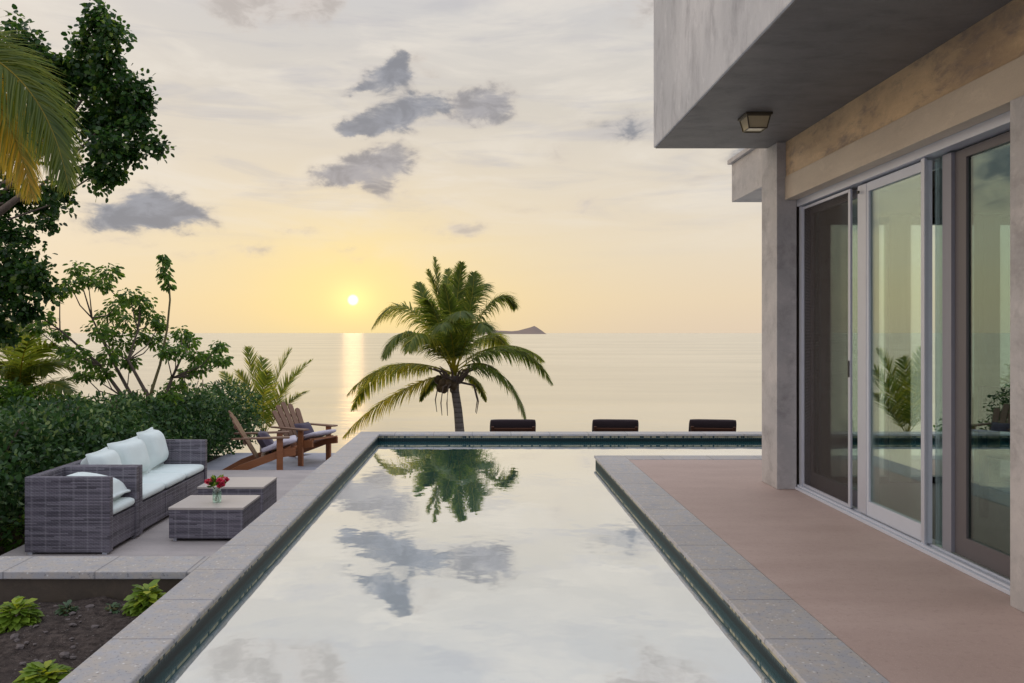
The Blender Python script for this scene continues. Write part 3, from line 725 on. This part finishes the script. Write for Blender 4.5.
pillow('dark plum pillow leaning in the adirondack chair nearer the sea', Vector(a2.location)+Vector((-.17,.105,.47)), R(-32), 1)

def lounger(loc, rz, label):
    t = thing('sun_lounger', label, 'sun lounger', loc, rz, 'sun loungers beyond the far pool edge')
    MB().box((-.33,.0,.27),(-.285,1.95,.33), .005).box((.285,.0,.27),(.33,1.95,.33), .005).box((-.284,1.90,.27),(.284,1.95,.33), .005).box((-.284,0,.27),(.284,.05,.33), .005).build('frame', 'rust', t)
    for x in (-.325,.275):
        for y in (.08,1.80): MB().box((x,y,0),(x+.05,y+.05,.269), .004).build('leg', 'rust', t)
    MB().box((-.27,.62,.331),(.27,1.93,.345)).build('seat_slats', 'rust', t)
    lean = Matrix.Translation((0,.60,.345)) @ Matrix.Rotation(R(24), 4, 'X')
    bk = MB()
    for z in (.04,.13,.22,.31): bk.box((-.30,-.012,z),(.30,.012,z+.07), .003, lean)
    bk.box((-.31,-.03,0),(-.27,-.013,.42), .003, lean).box((.27,-.03,0),(.31,-.013,.42), .003, lean)
    bk.build('backrest', 'rust', t)
    o = put_cushion('back_cushion', cushion(.66,.46,.10,.35), 'brownfab', (0,0,0), (0,0,0), t); o.matrix_local = lean @ Matrix.Translation((0,.065,.255)) @ Matrix.Rotation(R(90),4,'X')
    put_cushion('seat_cushion', cushion(.60,1.28,.09,.3), 'brownfab', (0,1.27,.39), (0,0,0), t)
    return t
for x, rz, lb in ((513.3, 0, 'dark cushioned sun lounger behind the palm side of the pool edge, leftmost of the three'), (614, R(-5), 'dark cushioned sun lounger in the middle of the three beyond the pool'), (710, R(-9), 'dark cushioned sun lounger nearest the house column, beyond the pool')):
    lounger(((x-CX)/F*11.3, 10.95, LZ), rz, lb)

# interior
def curtain(x0, x1, label):
    n = 40; pts = [(x0+(x1-x0)*i/n, 6.82+.022*math.sin(i*1.35)+.008*math.sin(i*3.1)) for i in range(n+1)]
    poly = pts + [(x, y+.004) for x, y in pts[::-1]]
    t = thing('sheer_curtain', label, 'curtain', (0,0,0), 0, 'sheer curtains inside the room')
    MB().prism(poly, .03, 2.30).build('cloth', 'sheer', t)
    MB().tube([(x0-.02,6.83,2.315),(x1+.02,6.83,2.315)], .010, 8).build('rail', 'dark', t)
curtain(3.50, 3.66, 'gathered sheer curtain beside the window, seen through the middle glass door')
curtain(4.22, 4.42, 'gathered sheer curtain beside the window, seen through the near glass door')
dt = thing('side_table', 'white side table standing inside the room behind the near glass door', 'table', (4.35,5.6,.012))
MB().box((-.35,-.35,.52),(.35,.35,.56), .006).build('table_top', 'white', dt)
for x in (-.3,.26):
    for y in (-.3,.26): MB().box((x,y,0),(x+.04,y+.04,.519)).build('leg', 'white', dt)
def ichair(loc, rz, label):
    t = thing('dining_chair', label, 'chair', loc, rz, 'dark chairs inside the room')
    MB().box((-.22,-.22,.43),(.22,.22,.47), .01).build('seat', 'dark', t)
    for x in (-.21,.17):
        for y in (-.21,.17): MB().box((x,y,0),(x+.04,y+.04,.429)).build('leg', 'dark', t)
    MB().box((-.21,.18,.471),(-.17,.22,.92)).box((.17,.18,.471),(.21,.22,.92)).box((-.169,.185,.62),(.169,.215,.92), .01).build('backrest', 'dark', t)
    return t
ichair((3.75,5.45,.012), R(100), 'dark chair standing inside the room left of the white side table')

# ================================================================== VEGETATION
def bez(p0, p1, p2, n):
    return [(1-t)**2*p0 + 2*(1-t)*t*p1 + t*t*p2 for t in [i/(n-1) for i in range(n)]]
def frond(parent, p0, p1, p2, m='palm', n=46, lmax=.75, droop=.55, rad=.022, yel=0.0, bare=.14, wid=.035, spread=1.0, roll=None, reps=2):
    p0, p1, p2 = Vector(p0), Vector(p1), Vector(p2)
    pts = bez(p0, p1, p2, n)
    V = []; Fc = []; tint = []
    length = sum((b-a).length for a, b in zip(pts, pts[1:]))
    base_t = random.random()*.5
    if roll is None: roll = random.uniform(-.5,.5)
    for i in range(n):
        t = i/(n-1)
        d = (pts[min(i+1,n-1)]-pts[max(i-1,0)]).normalized()
        # rachis ring as flat ribbon pair
        if t < bare: continue
        side = d.cross(Vector((0,0,1)))
        if side.length < .15: side = d.cross(Vector((.3,1,0)))
        side.normalize(); side = Matrix.Rotation(roll, 3, d) @ side; up = side.cross(d).normalized()
        q = (t-bare)/(1-bare)
        ll = lmax*(math.sin(math.pi*min(1, (q*.92+.10)))**.55)*(1-.25*q)
        for s in (-1,1):
            for rep in range(reps):
                L = ll*random.uniform(.82,1.08)
                o = pts[i] + d*random.uniform(0, length/(n-1))
                fw = .45+.75*q
                d0 = (side*s*spread*random.uniform(.85,1.1) + d*fw + up*random.uniform(.0,.35)).normalized()
                dr = droop*random.uniform(.6,1.35)
                a = o; w_ = wid*random.uniform(.75,1.15)
                nseg = 4; prev = None; cur = a.copy(); dirv = d0.copy()
                wv = dirv.cross(up).normalized() if dirv.cross(up).length > .01 else d
                tn = min(1, max(0, base_t*.6 + random.random()*.4 + yel*(random.random()+.3)))
                for k in range(nseg+1):
                    f = k/nseg; ww = w_*(1-f)**.7*(.5+.5*min(1, f*6+.3))/2
                    V.append(cur - wv*ww); V.append(cur + wv*ww)
                    if k: b = len(V); Fc.append((b-4, b-3, b-1, b-2)); tint.append(tn + (.25 if f > .8 and random.random() < .35 else 0))
                    dirv = (dirv + Vector((0,0,-1))*dr*.42).normalized(); cur = cur + dirv*(L/nseg)
    nb = len(V)
    for i in range(n):                                  # rachis: 4-sided tapering tube
        t = i/(n-1); d = (pts[min(i+1,n-1)]-pts[max(i-1,0)]).normalized()
        side = d.cross(Vector((0,0,1)));  side = side if side.length > .15 else d.cross(Vector((.3,1,0)))
        side.normalize(); up = side.cross(d).normalized(); r = rad*(1-t*.85)
        for cx_, cy_ in ((-1,0),(0,1),(1,0),(0,-1)): V.append(pts[i] + side*cx_*r + up*cy_*r*.7)
        if i:
            for k in range(4):
                a = nb+(i-1)*4; b = nb+i*4; Fc.append((a+k, a+(k+1)%4, b+(k+1)%4, b+k)); tint.append(.85)
    me = bpy.data.meshes.new('frond'); me.from_pydata([tuple(v) for v in V], [], Fc)
    a = me.attributes.new('tint', 'FLOAT', 'FACE'); a.data.foreach_set('value', tint)
    return link('frond', me, m, parent)

# main coconut palm between pool and sea
PD = 19.3
heart = at(454, 374, PD)
pt = thing('coconut_palm', 'coconut palm with drooping fronds and coconuts behind the far pool edge', 'palm tree')
tr = [at(461,434,PD)+Vector((.12,.1,-4.2)), at(461,434,PD)+Vector((.05,.05,-1.6)), at(460,434,PD), at(458,410,PD), at(455,390,PD), at(454,376,PD)]
MB().tube(tr, [.22,.16,.115,.105,.10,.125], 14).build('trunk', 'trunk', pt, True)
FR = [ # control px, tip px, depth offsets (control, tip)
 ((402,266),(371,330),.3,.5), ((398,300),(384,360),-.9,-1.5), ((386,346),(346,396),.2,.2), ((385,388),(342,438),-.3,-.6), ((380,342),(352,412),1.0,1.6),
 ((440,300),(434,256),.2,.3), ((455,318),(444,284),-.5,-.8), ((464,312),(472,278),.4,.6), ((428,310),(418,282),.6,1.0), ((456,296),(462,262),-.2,-.3), ((446,305),(448,268),.9,1.5), ((470,286),(486,284),.4,.7), ((436,310),(428,300),-.7,-1.0),
 ((474,300),(474,272),-.3,-.2), ((440,300),(428,270),-.1,0),
 ((496,266),(516,308),.1,.2), ((520,318),(553,386),.1,.1), ((510,350),(526,422),-.5,-.9), ((505,325),(545,362),1.2,1.9),
 ((450,300),(440,330),-1.6,-2.3), ((478,300),(486,332),-1.5,-2.1), ((462,290),(460,318),-1.3,-2.4), ((418,305),(408,352),-1.2,-1.9), ((492,348),(510,392),1.0,1.3),
 ((430,372),(420,402),.8,1.2), ((478,372),(486,402),1.0,1.3), ((455,318),(452,360),1.8,2.4), ((486,312),(508,350),1.0,1.9)]
for (c_, t_, d1, d2) in FR:
    P1 = at(c_[0], c_[1], PD+d1); P2 = at(t_[0], t_[1], PD+d2)
    up_ = t_[1] < 300 and 410 < t_[0] < 480; skirt = t_ in ((420,402),(486,402),(510,392))
    frond(pt, heart+Vector((random.uniform(-.06,.06), random.uniform(-.06,.06), random.uniform(-.05,.12))), P1, P2, 'palm', n=56, lmax=.52 if up_ else (.35 if skirt else .74), droop=.36 if up_ else .8, yel=.55 if t_[0] < 375 else .22, spread=.75 if up_ else .9, wid=.040, reps=3)  # yellower tint on the left fronds paints in low sun glowing through
for i in range(7):
    a = random.uniform(0,6.28); b = MB(); bmesh.ops.create_icosphere(b.bm, subdivisions=2, radius=.10)
    for v in b.bm.verts: v.co.z *= 1.18
    o = b.build('coconut', 'coco', pt, True); o.location = heart + Vector((-.12+math.cos(a)*.26, math.sin(a)*.24, random.uniform(-.42,-.12)))
fb_ = MB()
for i in range(16):
    a = i*.4+random.random()*.3; r = .14
    p = heart+Vector((math.cos(a)*r, math.sin(a)*r, -.22)); fb_.tube([p, p+Vector((math.cos(a)*.22,math.sin(a)*.22,.28)), p+Vector((math.cos(a)*.5,math.sin(a)*.5,.38))], [.035,.022,.012], 6)
for i in range(5):
    a = random.uniform(0,6.28); p = heart+Vector((math.cos(a)*.15, math.sin(a)*.15, -.2)); e = Vector((math.cos(a),math.sin(a),0))
    fb_.tube([p, p+e*.35+Vector((0,0,-.08)), p+e*.45+Vector((0,0,-.45)), p+e*.4+Vector((0,0,-.75))], [.03,.02,.015,.008], 5)
fb_.build('leaf_bases', 'bark', pt)

def small_palm(label, base, tips, m='palm', lmax=.35, droop=.25, yel=.3, wid=.03):
    t = thing('young_palm', label, 'palm', (0,0,0))
    MB().tube([base+Vector((0,0,-1.2)), base], [.12,.10], 8).build('trunk', 'trunk', t, True)
    for c_, e_ in tips: frond(t, base, c_, e_, m, n=34, lmax=lmax, droop=droop, yel=yel, rad=.014, wid=wid, spread=.7, bare=.12)
    return t
D = 20.5
b0 = at(264, 436, D)
small_palm('young feathery palm behind the hedge, left of the wooden chairs', b0, [(at(250,385,D+.2), at(238,372,D+.3)), (at(252,375,D-.2), at(248,348,D)), (at(262,375,D), at(262,358,D+.6)), (at(275,370,D), at(291,350,D+.2)), (at(276,385,D-.4), at(312,360,D-.3)),
   (at(250,395,D-.3), at(224,380,D-.4)), (at(282,385,D+.5), at(300,372,D+.9)), (at(245,400,D-.6), at(215,398,D-.9)), (at(262,385,D-.9), at(268,372,D-1.4)), (at(285,400,D-.2), at(306,392,D-.5)), (at(240,392,D+.8), at(222,372,D+1.2))], lmax=.55, droop=.12, wid=.04)
D = 13.5
b0 = at(20, 400, D)
small_palm('yellow green palm fronds rising behind the hedge at the left frame edge', b0, [(at(30,340,D), at(58,345,D-.3)), (at(10,335,D), at(-15,340,D)), (at(35,355,D), at(85,358,D+.5)), (at(22,335,D+.4), at(18,318,D+.6)), (at(40,372,D-.4), at(72,392,D-.7)), (at(0,350,D-.5), at(-30,380,D-.6)), (at(18,345,D-.6), at(38,330,D-1)), (at(50,380,D+.2), at(96,372,D+.2)), (at(30,350,D), at(48,372,D-.2)), (at(10,350,D-.3), at(0,372,D-.5)), (at(44,350,D+.3), at(74,370,D+.3))], 'palmb', lmax=.55, droop=.5, yel=-.02, wid=.04)
def mass(blobs, n, sz, seed=0, shell=.55, flat=1.0):
    """random points near the surfaces of a union of noisy ellipsoids"""
    r_ = np.random.default_rng(seed); P_ = []; Nn = []
    vol = np.array([b[1][0]*b[1][2] + b[1][1]*b[1][2] for b in blobs]); vol = vol/vol.sum()
    for (c_, rad), fr in zip(blobs, vol):
        k = max(4, int(n*fr)); u = r_.normal(size=(k,3)); u /= np.linalg.norm(u, axis=1, keepdims=True)
        rr = shell + (1-shell)*r_.random((k,1))**.6
        lump = np.array([1+.34*noise.noise(Vector(x)*2.4+Vector(c_)) + .12*noise.noise(Vector(x)*6+Vector(c_)) for x in u])[:,None]
        P_.append(np.array(c_)+u*rr*lump*np.array(rad)); Nn.append(u)
    return np.concatenate(P_), np.concatenate(Nn)

# hedge along the left of the terrace
hb = []
y = 3.9
while y < 15.3:
    top = .53 + .05*math.sin(y*1.3)+random.uniform(-.05,.06) - (y-6.5)*.072
    xoff = -4.85 - .0*(y) + random.uniform(-.08,.08) + (max(0, y-12.5))*.10
    if y > 6: hb.append(((xoff+.02, y, -.15), (.62,.55,.55)))
    if y > 6: hb.append(((xoff, y+.2, top-.45), (.62+random.uniform(-.08,.1),.55,.42+random.uniform(-.05,.08))))
    hb.append(((xoff-.75, y+.1, top-.38+random.uniform(0,.1)), (.7,.6,.45)))
    for _ in range(2): hb.append(((xoff+random.uniform(-.5,.35), y+random.uniform(-.3,.3), top-.04+random.uniform(-.1,.06)), (.22,.22,.20)))
    y += .52
hb = [b for b in hb if b[0][0]+0 < -3.6]
pos, nn = mass(hb, 82000, .05, 3, .66)
keep = (pos[:,0] < -4.12) & (pos[:,2] > -.74); pos = pos[keep]; nn = nn[keep]
k = len(pos); dirs = nn*.5 + rand_unit(k)*.8 + np.array([.1,-.1,.15]); 
tn = np.clip(rng.beta(1.6,2.6,k) + .25*np.array([noise.noise(Vector(p)*1.6) for p in pos]), 0, 1)
hg = thing('hedge', 'dense dark green leafy hedge running behind the wicker sofa', 'hedge', (-4.85,9,-.7))
o = leaves('foliage', pos-np.array([-4.85,9,-.7]), dirs, nn*.6+rand_unit(k)*.7, rng.uniform(.045,.085,k), .5, tn, 'hedge', hg, 'oval', .15)
st = MB()
for i in range(26):
    yy = 5+i*.38; p = Vector((random.uniform(-.25,.2), yy-9, 0)); st.tube([p, p+Vector((random.uniform(-.1,.1),random.uniform(-.1,.1),.6)), p+Vector((random.uniform(-.25,.25),random.uniform(-.2,.2),1.15))], [.025,.018,.008], 6)
st.build('stems', 'bark', hg)

# big sea grape tree, top left
GD = 10.5
blobs = []
def B(x, y, r, dd=0, q=1.0):
    p = at(x, y, GD+dd); blobs.append((tuple(p), (r*.80/F*GD*q, r/F*GD*.9, r*.80/F*GD)))
for a in [(98,24,22,.1),(114,34,15,-.1),(86,46,20,.2),(108,58,20,.0),(84,78,26,.3),(112,84,24,.1),(134,92,20,0),(146,104,12,.1),(120,118,26,.3),(140,126,16,0),(96,122,28,.5),(150,147,11,0),(160,148,9,.1),(134,148,16,.1),(112,150,24,-.2),(90,160,24,.4),(100,178,16,.1),(88,188,9,.1),(116,172,12,.2),(60,84,28,.4),(64,66,16,.3),(40,74,28,.2),(20,40,22,.1),(14,24,15,.3),(4,60,34,.3),(56,120,34,.9),(24,130,40,1.2),(62,192,18,.2),(66,206,10,.2),(40,206,22,.8),(14,196,20,.5),(50,222,12,.3),(30,236,14,.2),
          (10,232,16,.3),(18,262,26,-.1),(34,278,20,-.4),(48,292,10,-.3),(8,290,28,.2),(6,330,16,.2),(24,312,14,.0),(-30,60,50,.6),(-40,140,60,.8),(-30,230,50,.4),(-20,300,40,.1),(24,312,14,.0)]: B(*a)
cen, cn_ = mass(blobs, 2300, .1, 11, .15)
cen = cen[[noise.noise(Vector(p)*3.3) > -.30 for p in cen]]
g_ = np.random.default_rng(5); pos = []; dr_ = []
for c_ in cen:
    q = int(g_.integers(9, 20)); u = g_.normal(size=(q,3)); u /= np.linalg.norm(u, axis=1, keepdims=True)
    pos.append(c_+u*g_.uniform(.02,.13,(q,1))); dr_.append(u)
pos = np.concatenate(pos); dr_ = np.concatenate(dr_)
k = len(pos); dirs = dr_*.9+rand_unit(k)*.4+np.array([0,-.1,-.25])
gt = thing('sea_grape_tree', 'large broad leaved tree filling the top left corner', 'tree')
tb_ = at(-70, 330, GD)
tn = np.clip(rng.beta(1.5,2.5,k) + .3*np.array([noise.noise(Vector(p)*1.4) for p in pos]), 0, 1)
leaves('crown', pos, dirs, rand_unit(k)*.8+np.array([0,-.2,.8]), rng.uniform(.045,.082,k), .72, tn, 'grape', gt, 'round', .12)
tk = MB()
tk.tube([Vector((tb_.x, GD, -.76)), tb_, at(-50,240,GD+.2), at(-25,160,GD+.3)], [.22,.19,.15,.10], 12)
for e, r in (((34,188),.05),((60,120),.05),((112,60),.04),((120,110),.035),((20,60),.05),((30,275),.035),((135,148),.02),((85,165),.03)):
    a = random.choice([at(-50,240,GD+.2), at(-40,210,GD+.2)]); b_ = at(e[0], e[1], GD+.3); mid = (a+b_)/2+Vector((0,.1,-.15)); tk.tube([a, mid, b_], [r*.8,r*.6,.01], 7)
# small limb seen near the frond
tk.tube([at(-30,235,GD-.4), at(5,208,GD-.5), at(28,190,GD-.5), at(38,178,GD-.4)], [.06,.045,.03,.015], 8)
tk.build('trunk', 'bark', gt, True)

# tall coconut palm off the left edge whose fronds hang into view
fp = thing('coconut_palm', 'coconut palm at the left frame edge, its large yellowing frond hanging into view', 'palm tree')
FD = 7.2
hp = at(-170, 40, FD+.3)
MB().tube([Vector((hp.x-.3, hp.y+.2, -.78)), Vector((hp.x-.2, hp.y+.1, 1.5)), hp], [.2,.16,.14], 12).build('trunk', 'trunk', fp, True)
frond(fp, hp, at(40,0,FD), at(70,196,FD-.2), 'palmb', n=190, lmax=.80, droop=.45, yel=-.15, rad=.02, wid=.017, spread=.62, roll=1.1)
frond(fp, hp, at(-5,10,FD+.3), at(34,205,FD+.2), 'palmb', n=170, lmax=.80, droop=.5, yel=.5, rad=.02, wid=.016, spread=.6, roll=1.1)
for e in ((-420,-40),(-380,180),(-260,-160),(-330,70)): frond(fp, hp, at((e[0]-170)/2-40, -120, FD), at(e[0], e[1], FD+random.uniform(-1,1)), 'palmb', n=50, lmax=.7, droop=.8)

# open branching shrub tree with leaf rosettes
SD = 12.2
sh = thing('branching_shrub', 'open branching shrub with leaf rosettes rising above the hedge', 'shrub')
cl = [(78,270,13),(70,284,12),(88,280,9),(109,272,13),(104,284,10),(60,292,8),(118,305,14),(130,296,13),(142,303,14),(150,318,15),(108,315,12),(126,320,14),(97,331,13),(112,334,14),(140,336,14),(156,340,12),(44,318,12),(36,328,10),(60,334,9),
      (182,334,12),(190,342,10),(176,350,12),(166,352,8),(219,346,8),(209,358,11),(222,360,9),(199,368,12),(186,374,9),(176,385,12),(170,396,9),(77,356,14),(66,350,9),(92,362,12),(110,356,12),(122,348,12),(104,372,11),(84,376,9),(196,356,9),(130,362,9),(160,325,8)]
stm = MB(); base = at(135, 425, SD); base.z = -.7
roots = [at(124,398,SD), at(135,402,SD+.1), at(150,400,SD-.1), at(162,404,SD+.1)]
for r_ in roots: stm.tube([base+Vector((random.uniform(-.1,.1),0,0)), r_], [.045,.03], 7)
main = {0: [at(100,365,SD), at(60,330,SD), at(42,318,SD)], 1: [at(112,360,SD+.2), at(92,318,SD+.2), at(82,285,SD+.1)], 2: [at(128,360,SD-.2), at(138,330,SD-.1), at(140,305,SD)], 3: [at(172,378,SD+.1), at(184,352,SD), at(200,352,SD)]}
for i, p in main.items(): stm.tube([roots[i]]+p, [.03,.022,.014,.008], 7)
allp = [q for i, p in main.items() for q in [roots[i]]+p]
P_, Dn, Sz = [], [], []
for (x, y, r) in cl:
    dd = random.uniform(-.6,.6); c_ = at(x, y, SD+dd)
    cand = [q for q in allp if q.z < c_.z-.12] or [roots[1]]
    q = min(cand, key=lambda v: (v-c_).length + abs(v.x-c_.x)*.8)
    stm.tube([q, (q+c_)/2+Vector(((c_.x-q.x)*.12,0,-.06)), c_], [.012,.009,.006], 5)
    rr = r/F*SD*.95
    for j in range(int(80 + r*5.5)):                   # leafy tuft: drooping pointed leaves round the twig end
        d = Vector(rand_unit(1)[0]); q_ = random.uniform(.25,1.0)*(1+.3*noise.noise(d*2+c_))
        c2 = c_ + Vector((d.x*rr*q_, d.y*rr*q_, d.z*rr*.8*q_)); P_.append(tuple(c2))
        Dn.append((d.x+random.uniform(-.4,.4), d.y+random.uniform(-.4,.4), d.z*.4-.45+random.uniform(-.2,.2))); Sz.append(random.uniform(.05,.095))
stm.build('branches', 'bark', sh)
k = len(P_); leaves('foliage', P_, Dn, np.array([0,-.5,.7])+rand_unit(k)*.8, Sz, .46, np.clip(rng.beta(1.8,2.2,k),0,1), 'shrub', sh, 'oval', .1)
# tall flowering stalk
tp = thing('tall_stalk_plant', 'tall thin bending stalk topped by a narrow leafy head above the hedge', 'plant')
MB().tube([at(150,400,SD-.3), at(152,390,SD-.3), at(160,365,SD-.3), at(167,330,SD-.3), at(170,300,SD-.3), at(169,284,SD-.3), at(162,262,SD-.3)], [.028,.025,.02,.016,.014,.012,.006], 7).build('stalk', 'stem', tp, True)
P_, Dn = [], []
for i in range(190):
    t = random.random(); c_ = at(161+7*t+ (2 if t < .2 else 0), 253+34*t, SD-.3); d = rand_unit(1)[0]; d[2] = -abs(d[2])*.5
    rr = (.10 if .15 < t < .95 else .06)*random.uniform(.3,1.0); P_.append(tuple(np.array(c_)+d*rr)); Dn.append(d+np.array([0,0,-.4]))
k = len(P_); leaves('leafy_head', P_, Dn, np.array([0,-.4,.7])+rand_unit(k)*.6, rng.uniform(.06,.10,k), .5, rng.random(k)*.7, 'shrub', tp, 'oval')

# filler shrubs behind the hedge at the left
def bush(name, label, cat, blobs, n, m, sz, w_=.5, seed=1, shape='oval', shell=.4):
    t = thing(name, label, cat)
    p, nn = mass(blobs, n, .05, seed, shell); k = len(p)
    leaves('foliage', p, nn*.6+rand_unit(k)*.7, rand_unit(k)*.7+np.array([0,-.2,.8]), rng.uniform(sz*.7,sz*1.3,k), w_, np.clip(rng.beta(1.7,2.3,k),0,1), m, t, shape, .12)
    c = blobs[0][0]; b = MB()
    for i in range(5): b.tube([Vector((c[0]+random.uniform(-.1,.1), c[1], terr(c[0], c[1])-.1)), Vector(c)+Vector((random.uniform(-.2,.2),0,random.uniform(-.1,.2)))], [.02,.008], 5)
    b.build('stems', 'bark', t)
    return t
bush('leafy_bush', 'bush beyond the house seen through the near sliding door glass', 'bush', [(tuple(at(990,425,17)), (.9,.8,.7)), (tuple(at(1030,410,17)), (1.1,.8,.9)), (tuple(at(965,440,17)), (.6,.6,.5))], 5000, 'shrub', .10, seed=5)
bush('leafy_bush', 'leafy green bush behind the hedge under the big tree', 'bush', [(tuple(at(26,404,12.8)), (.45,.4,.28)), (tuple(at(66,408,12.8)), (.35,.35,.22)), (tuple(at(0,400,12.8)), (.4,.4,.3))], 3000, 'shrub', .08, seed=6)

# plants in the soil bed
def croton(label, loc, r, h, n=150, m='croton', sz=.06, grp='bright crotons in the soil bed', name='croton_plant', w_=.58):
    t = thing(name, label, 'plant', loc, 0, grp)
    P_, Dn, Nn, S_, Tn = [], [], [], [], []
    for i in range(n):
        a = random.uniform(0,6.283); q = random.random()**.6; z = h*(1-.75*q*q)*random.uniform(.55,1.0)
        P_.append((math.cos(a)*r*q*.75, math.sin(a)*r*q*.75, z)); d = Vector((math.cos(a), math.sin(a), .9-1.4*q+random.uniform(-.3,.3)))
        Dn.append(tuple(d)); Nn.append((-math.cos(a)*.4+random.uniform(-.3,.3), -math.sin(a)*.4+random.uniform(-.3,.3), 1)); S_.append(sz*random.uniform(.7,1.25)); Tn.append(min(1, max(0, .2+.6*(z/h)*random.random()+.25*random.random())))
    leaves('foliage', P_, Dn, Nn, S_, w_, Tn, m, t, 'oval', .15)
    b = MB()
    for i in range(8):
        a = i*.785; b.tube([(0,0,-.03),(math.cos(a)*r*.3,math.sin(a)*r*.3,h*.45),(math.cos(a)*r*.55,math.sin(a)*r*.55,h*.8)], [.008,.006,.003], 5)
    b.build('stems', 'stem', t); return t
def onbed(x, y): D_ = (CAMZ+.15)*F/(y-CY); p = at(x, y, D_); p.z = -.165; return p
croton('bright yellow green croton against the pool wall, near the low wall', onbed(147,612), .095, .14, 230)
croton('bright yellow green croton at the left frame edge of the bed', onbed(16,628), .10, .14, 240)
croton('bright yellow green croton cut by the bottom frame edge', onbed(44,692), .12, .11, 270)
croton('tiny dull green seedling between the two upper crotons', onbed(67,616), .065, .075, 90, 'herb', .035, 'tiny seedlings in the soil bed', 'seedling')
croton('tiny grey green seedling beside the croton at the pool wall', onbed(112,612), .06, .055, 50, 'herb', .03, 'tiny seedlings in the soil bed', 'seedling')
# low weeds at the hedge foot
croton('yellow green weed at the hedge foot left of the armchair', Vector(at(8,522,6.9)).xyz*1 if False else Vector((-4.35,7.6,-.74)), .20, .28, 140, 'shrub', .08, 'weeds at the hedge foot', 'weed')
# pebbles and clods: nobody would count them
pb = MB()
for i in range(650):
    x = random.uniform(-4.2,-1.62); y = random.uniform(2.3,4.33); r = random.choice([.006,.008,.012,.02])*random.uniform(.6,1.2)
    t_ = bmesh.new(); bmesh.ops.create_icosphere(t_, subdivisions=1, radius=r)
    for v in t_.verts: v.co *= random.uniform(.75,1.2)
    pv = Vector((x,y,0)); z = -.15 + .035*noise.noise(pv*1.7)+.018*noise.noise(pv*6)
    pb._add(t_, Matrix.Translation((x,y,z+r*.2)) @ Matrix.Diagonal((1.2,1,.65,1)))
o = pb.build('gravel', 'pebble'); o['kind'] = 'stuff'; tag(o, 'small grey pebbles scattered over the bare soil bed', 'gravel')
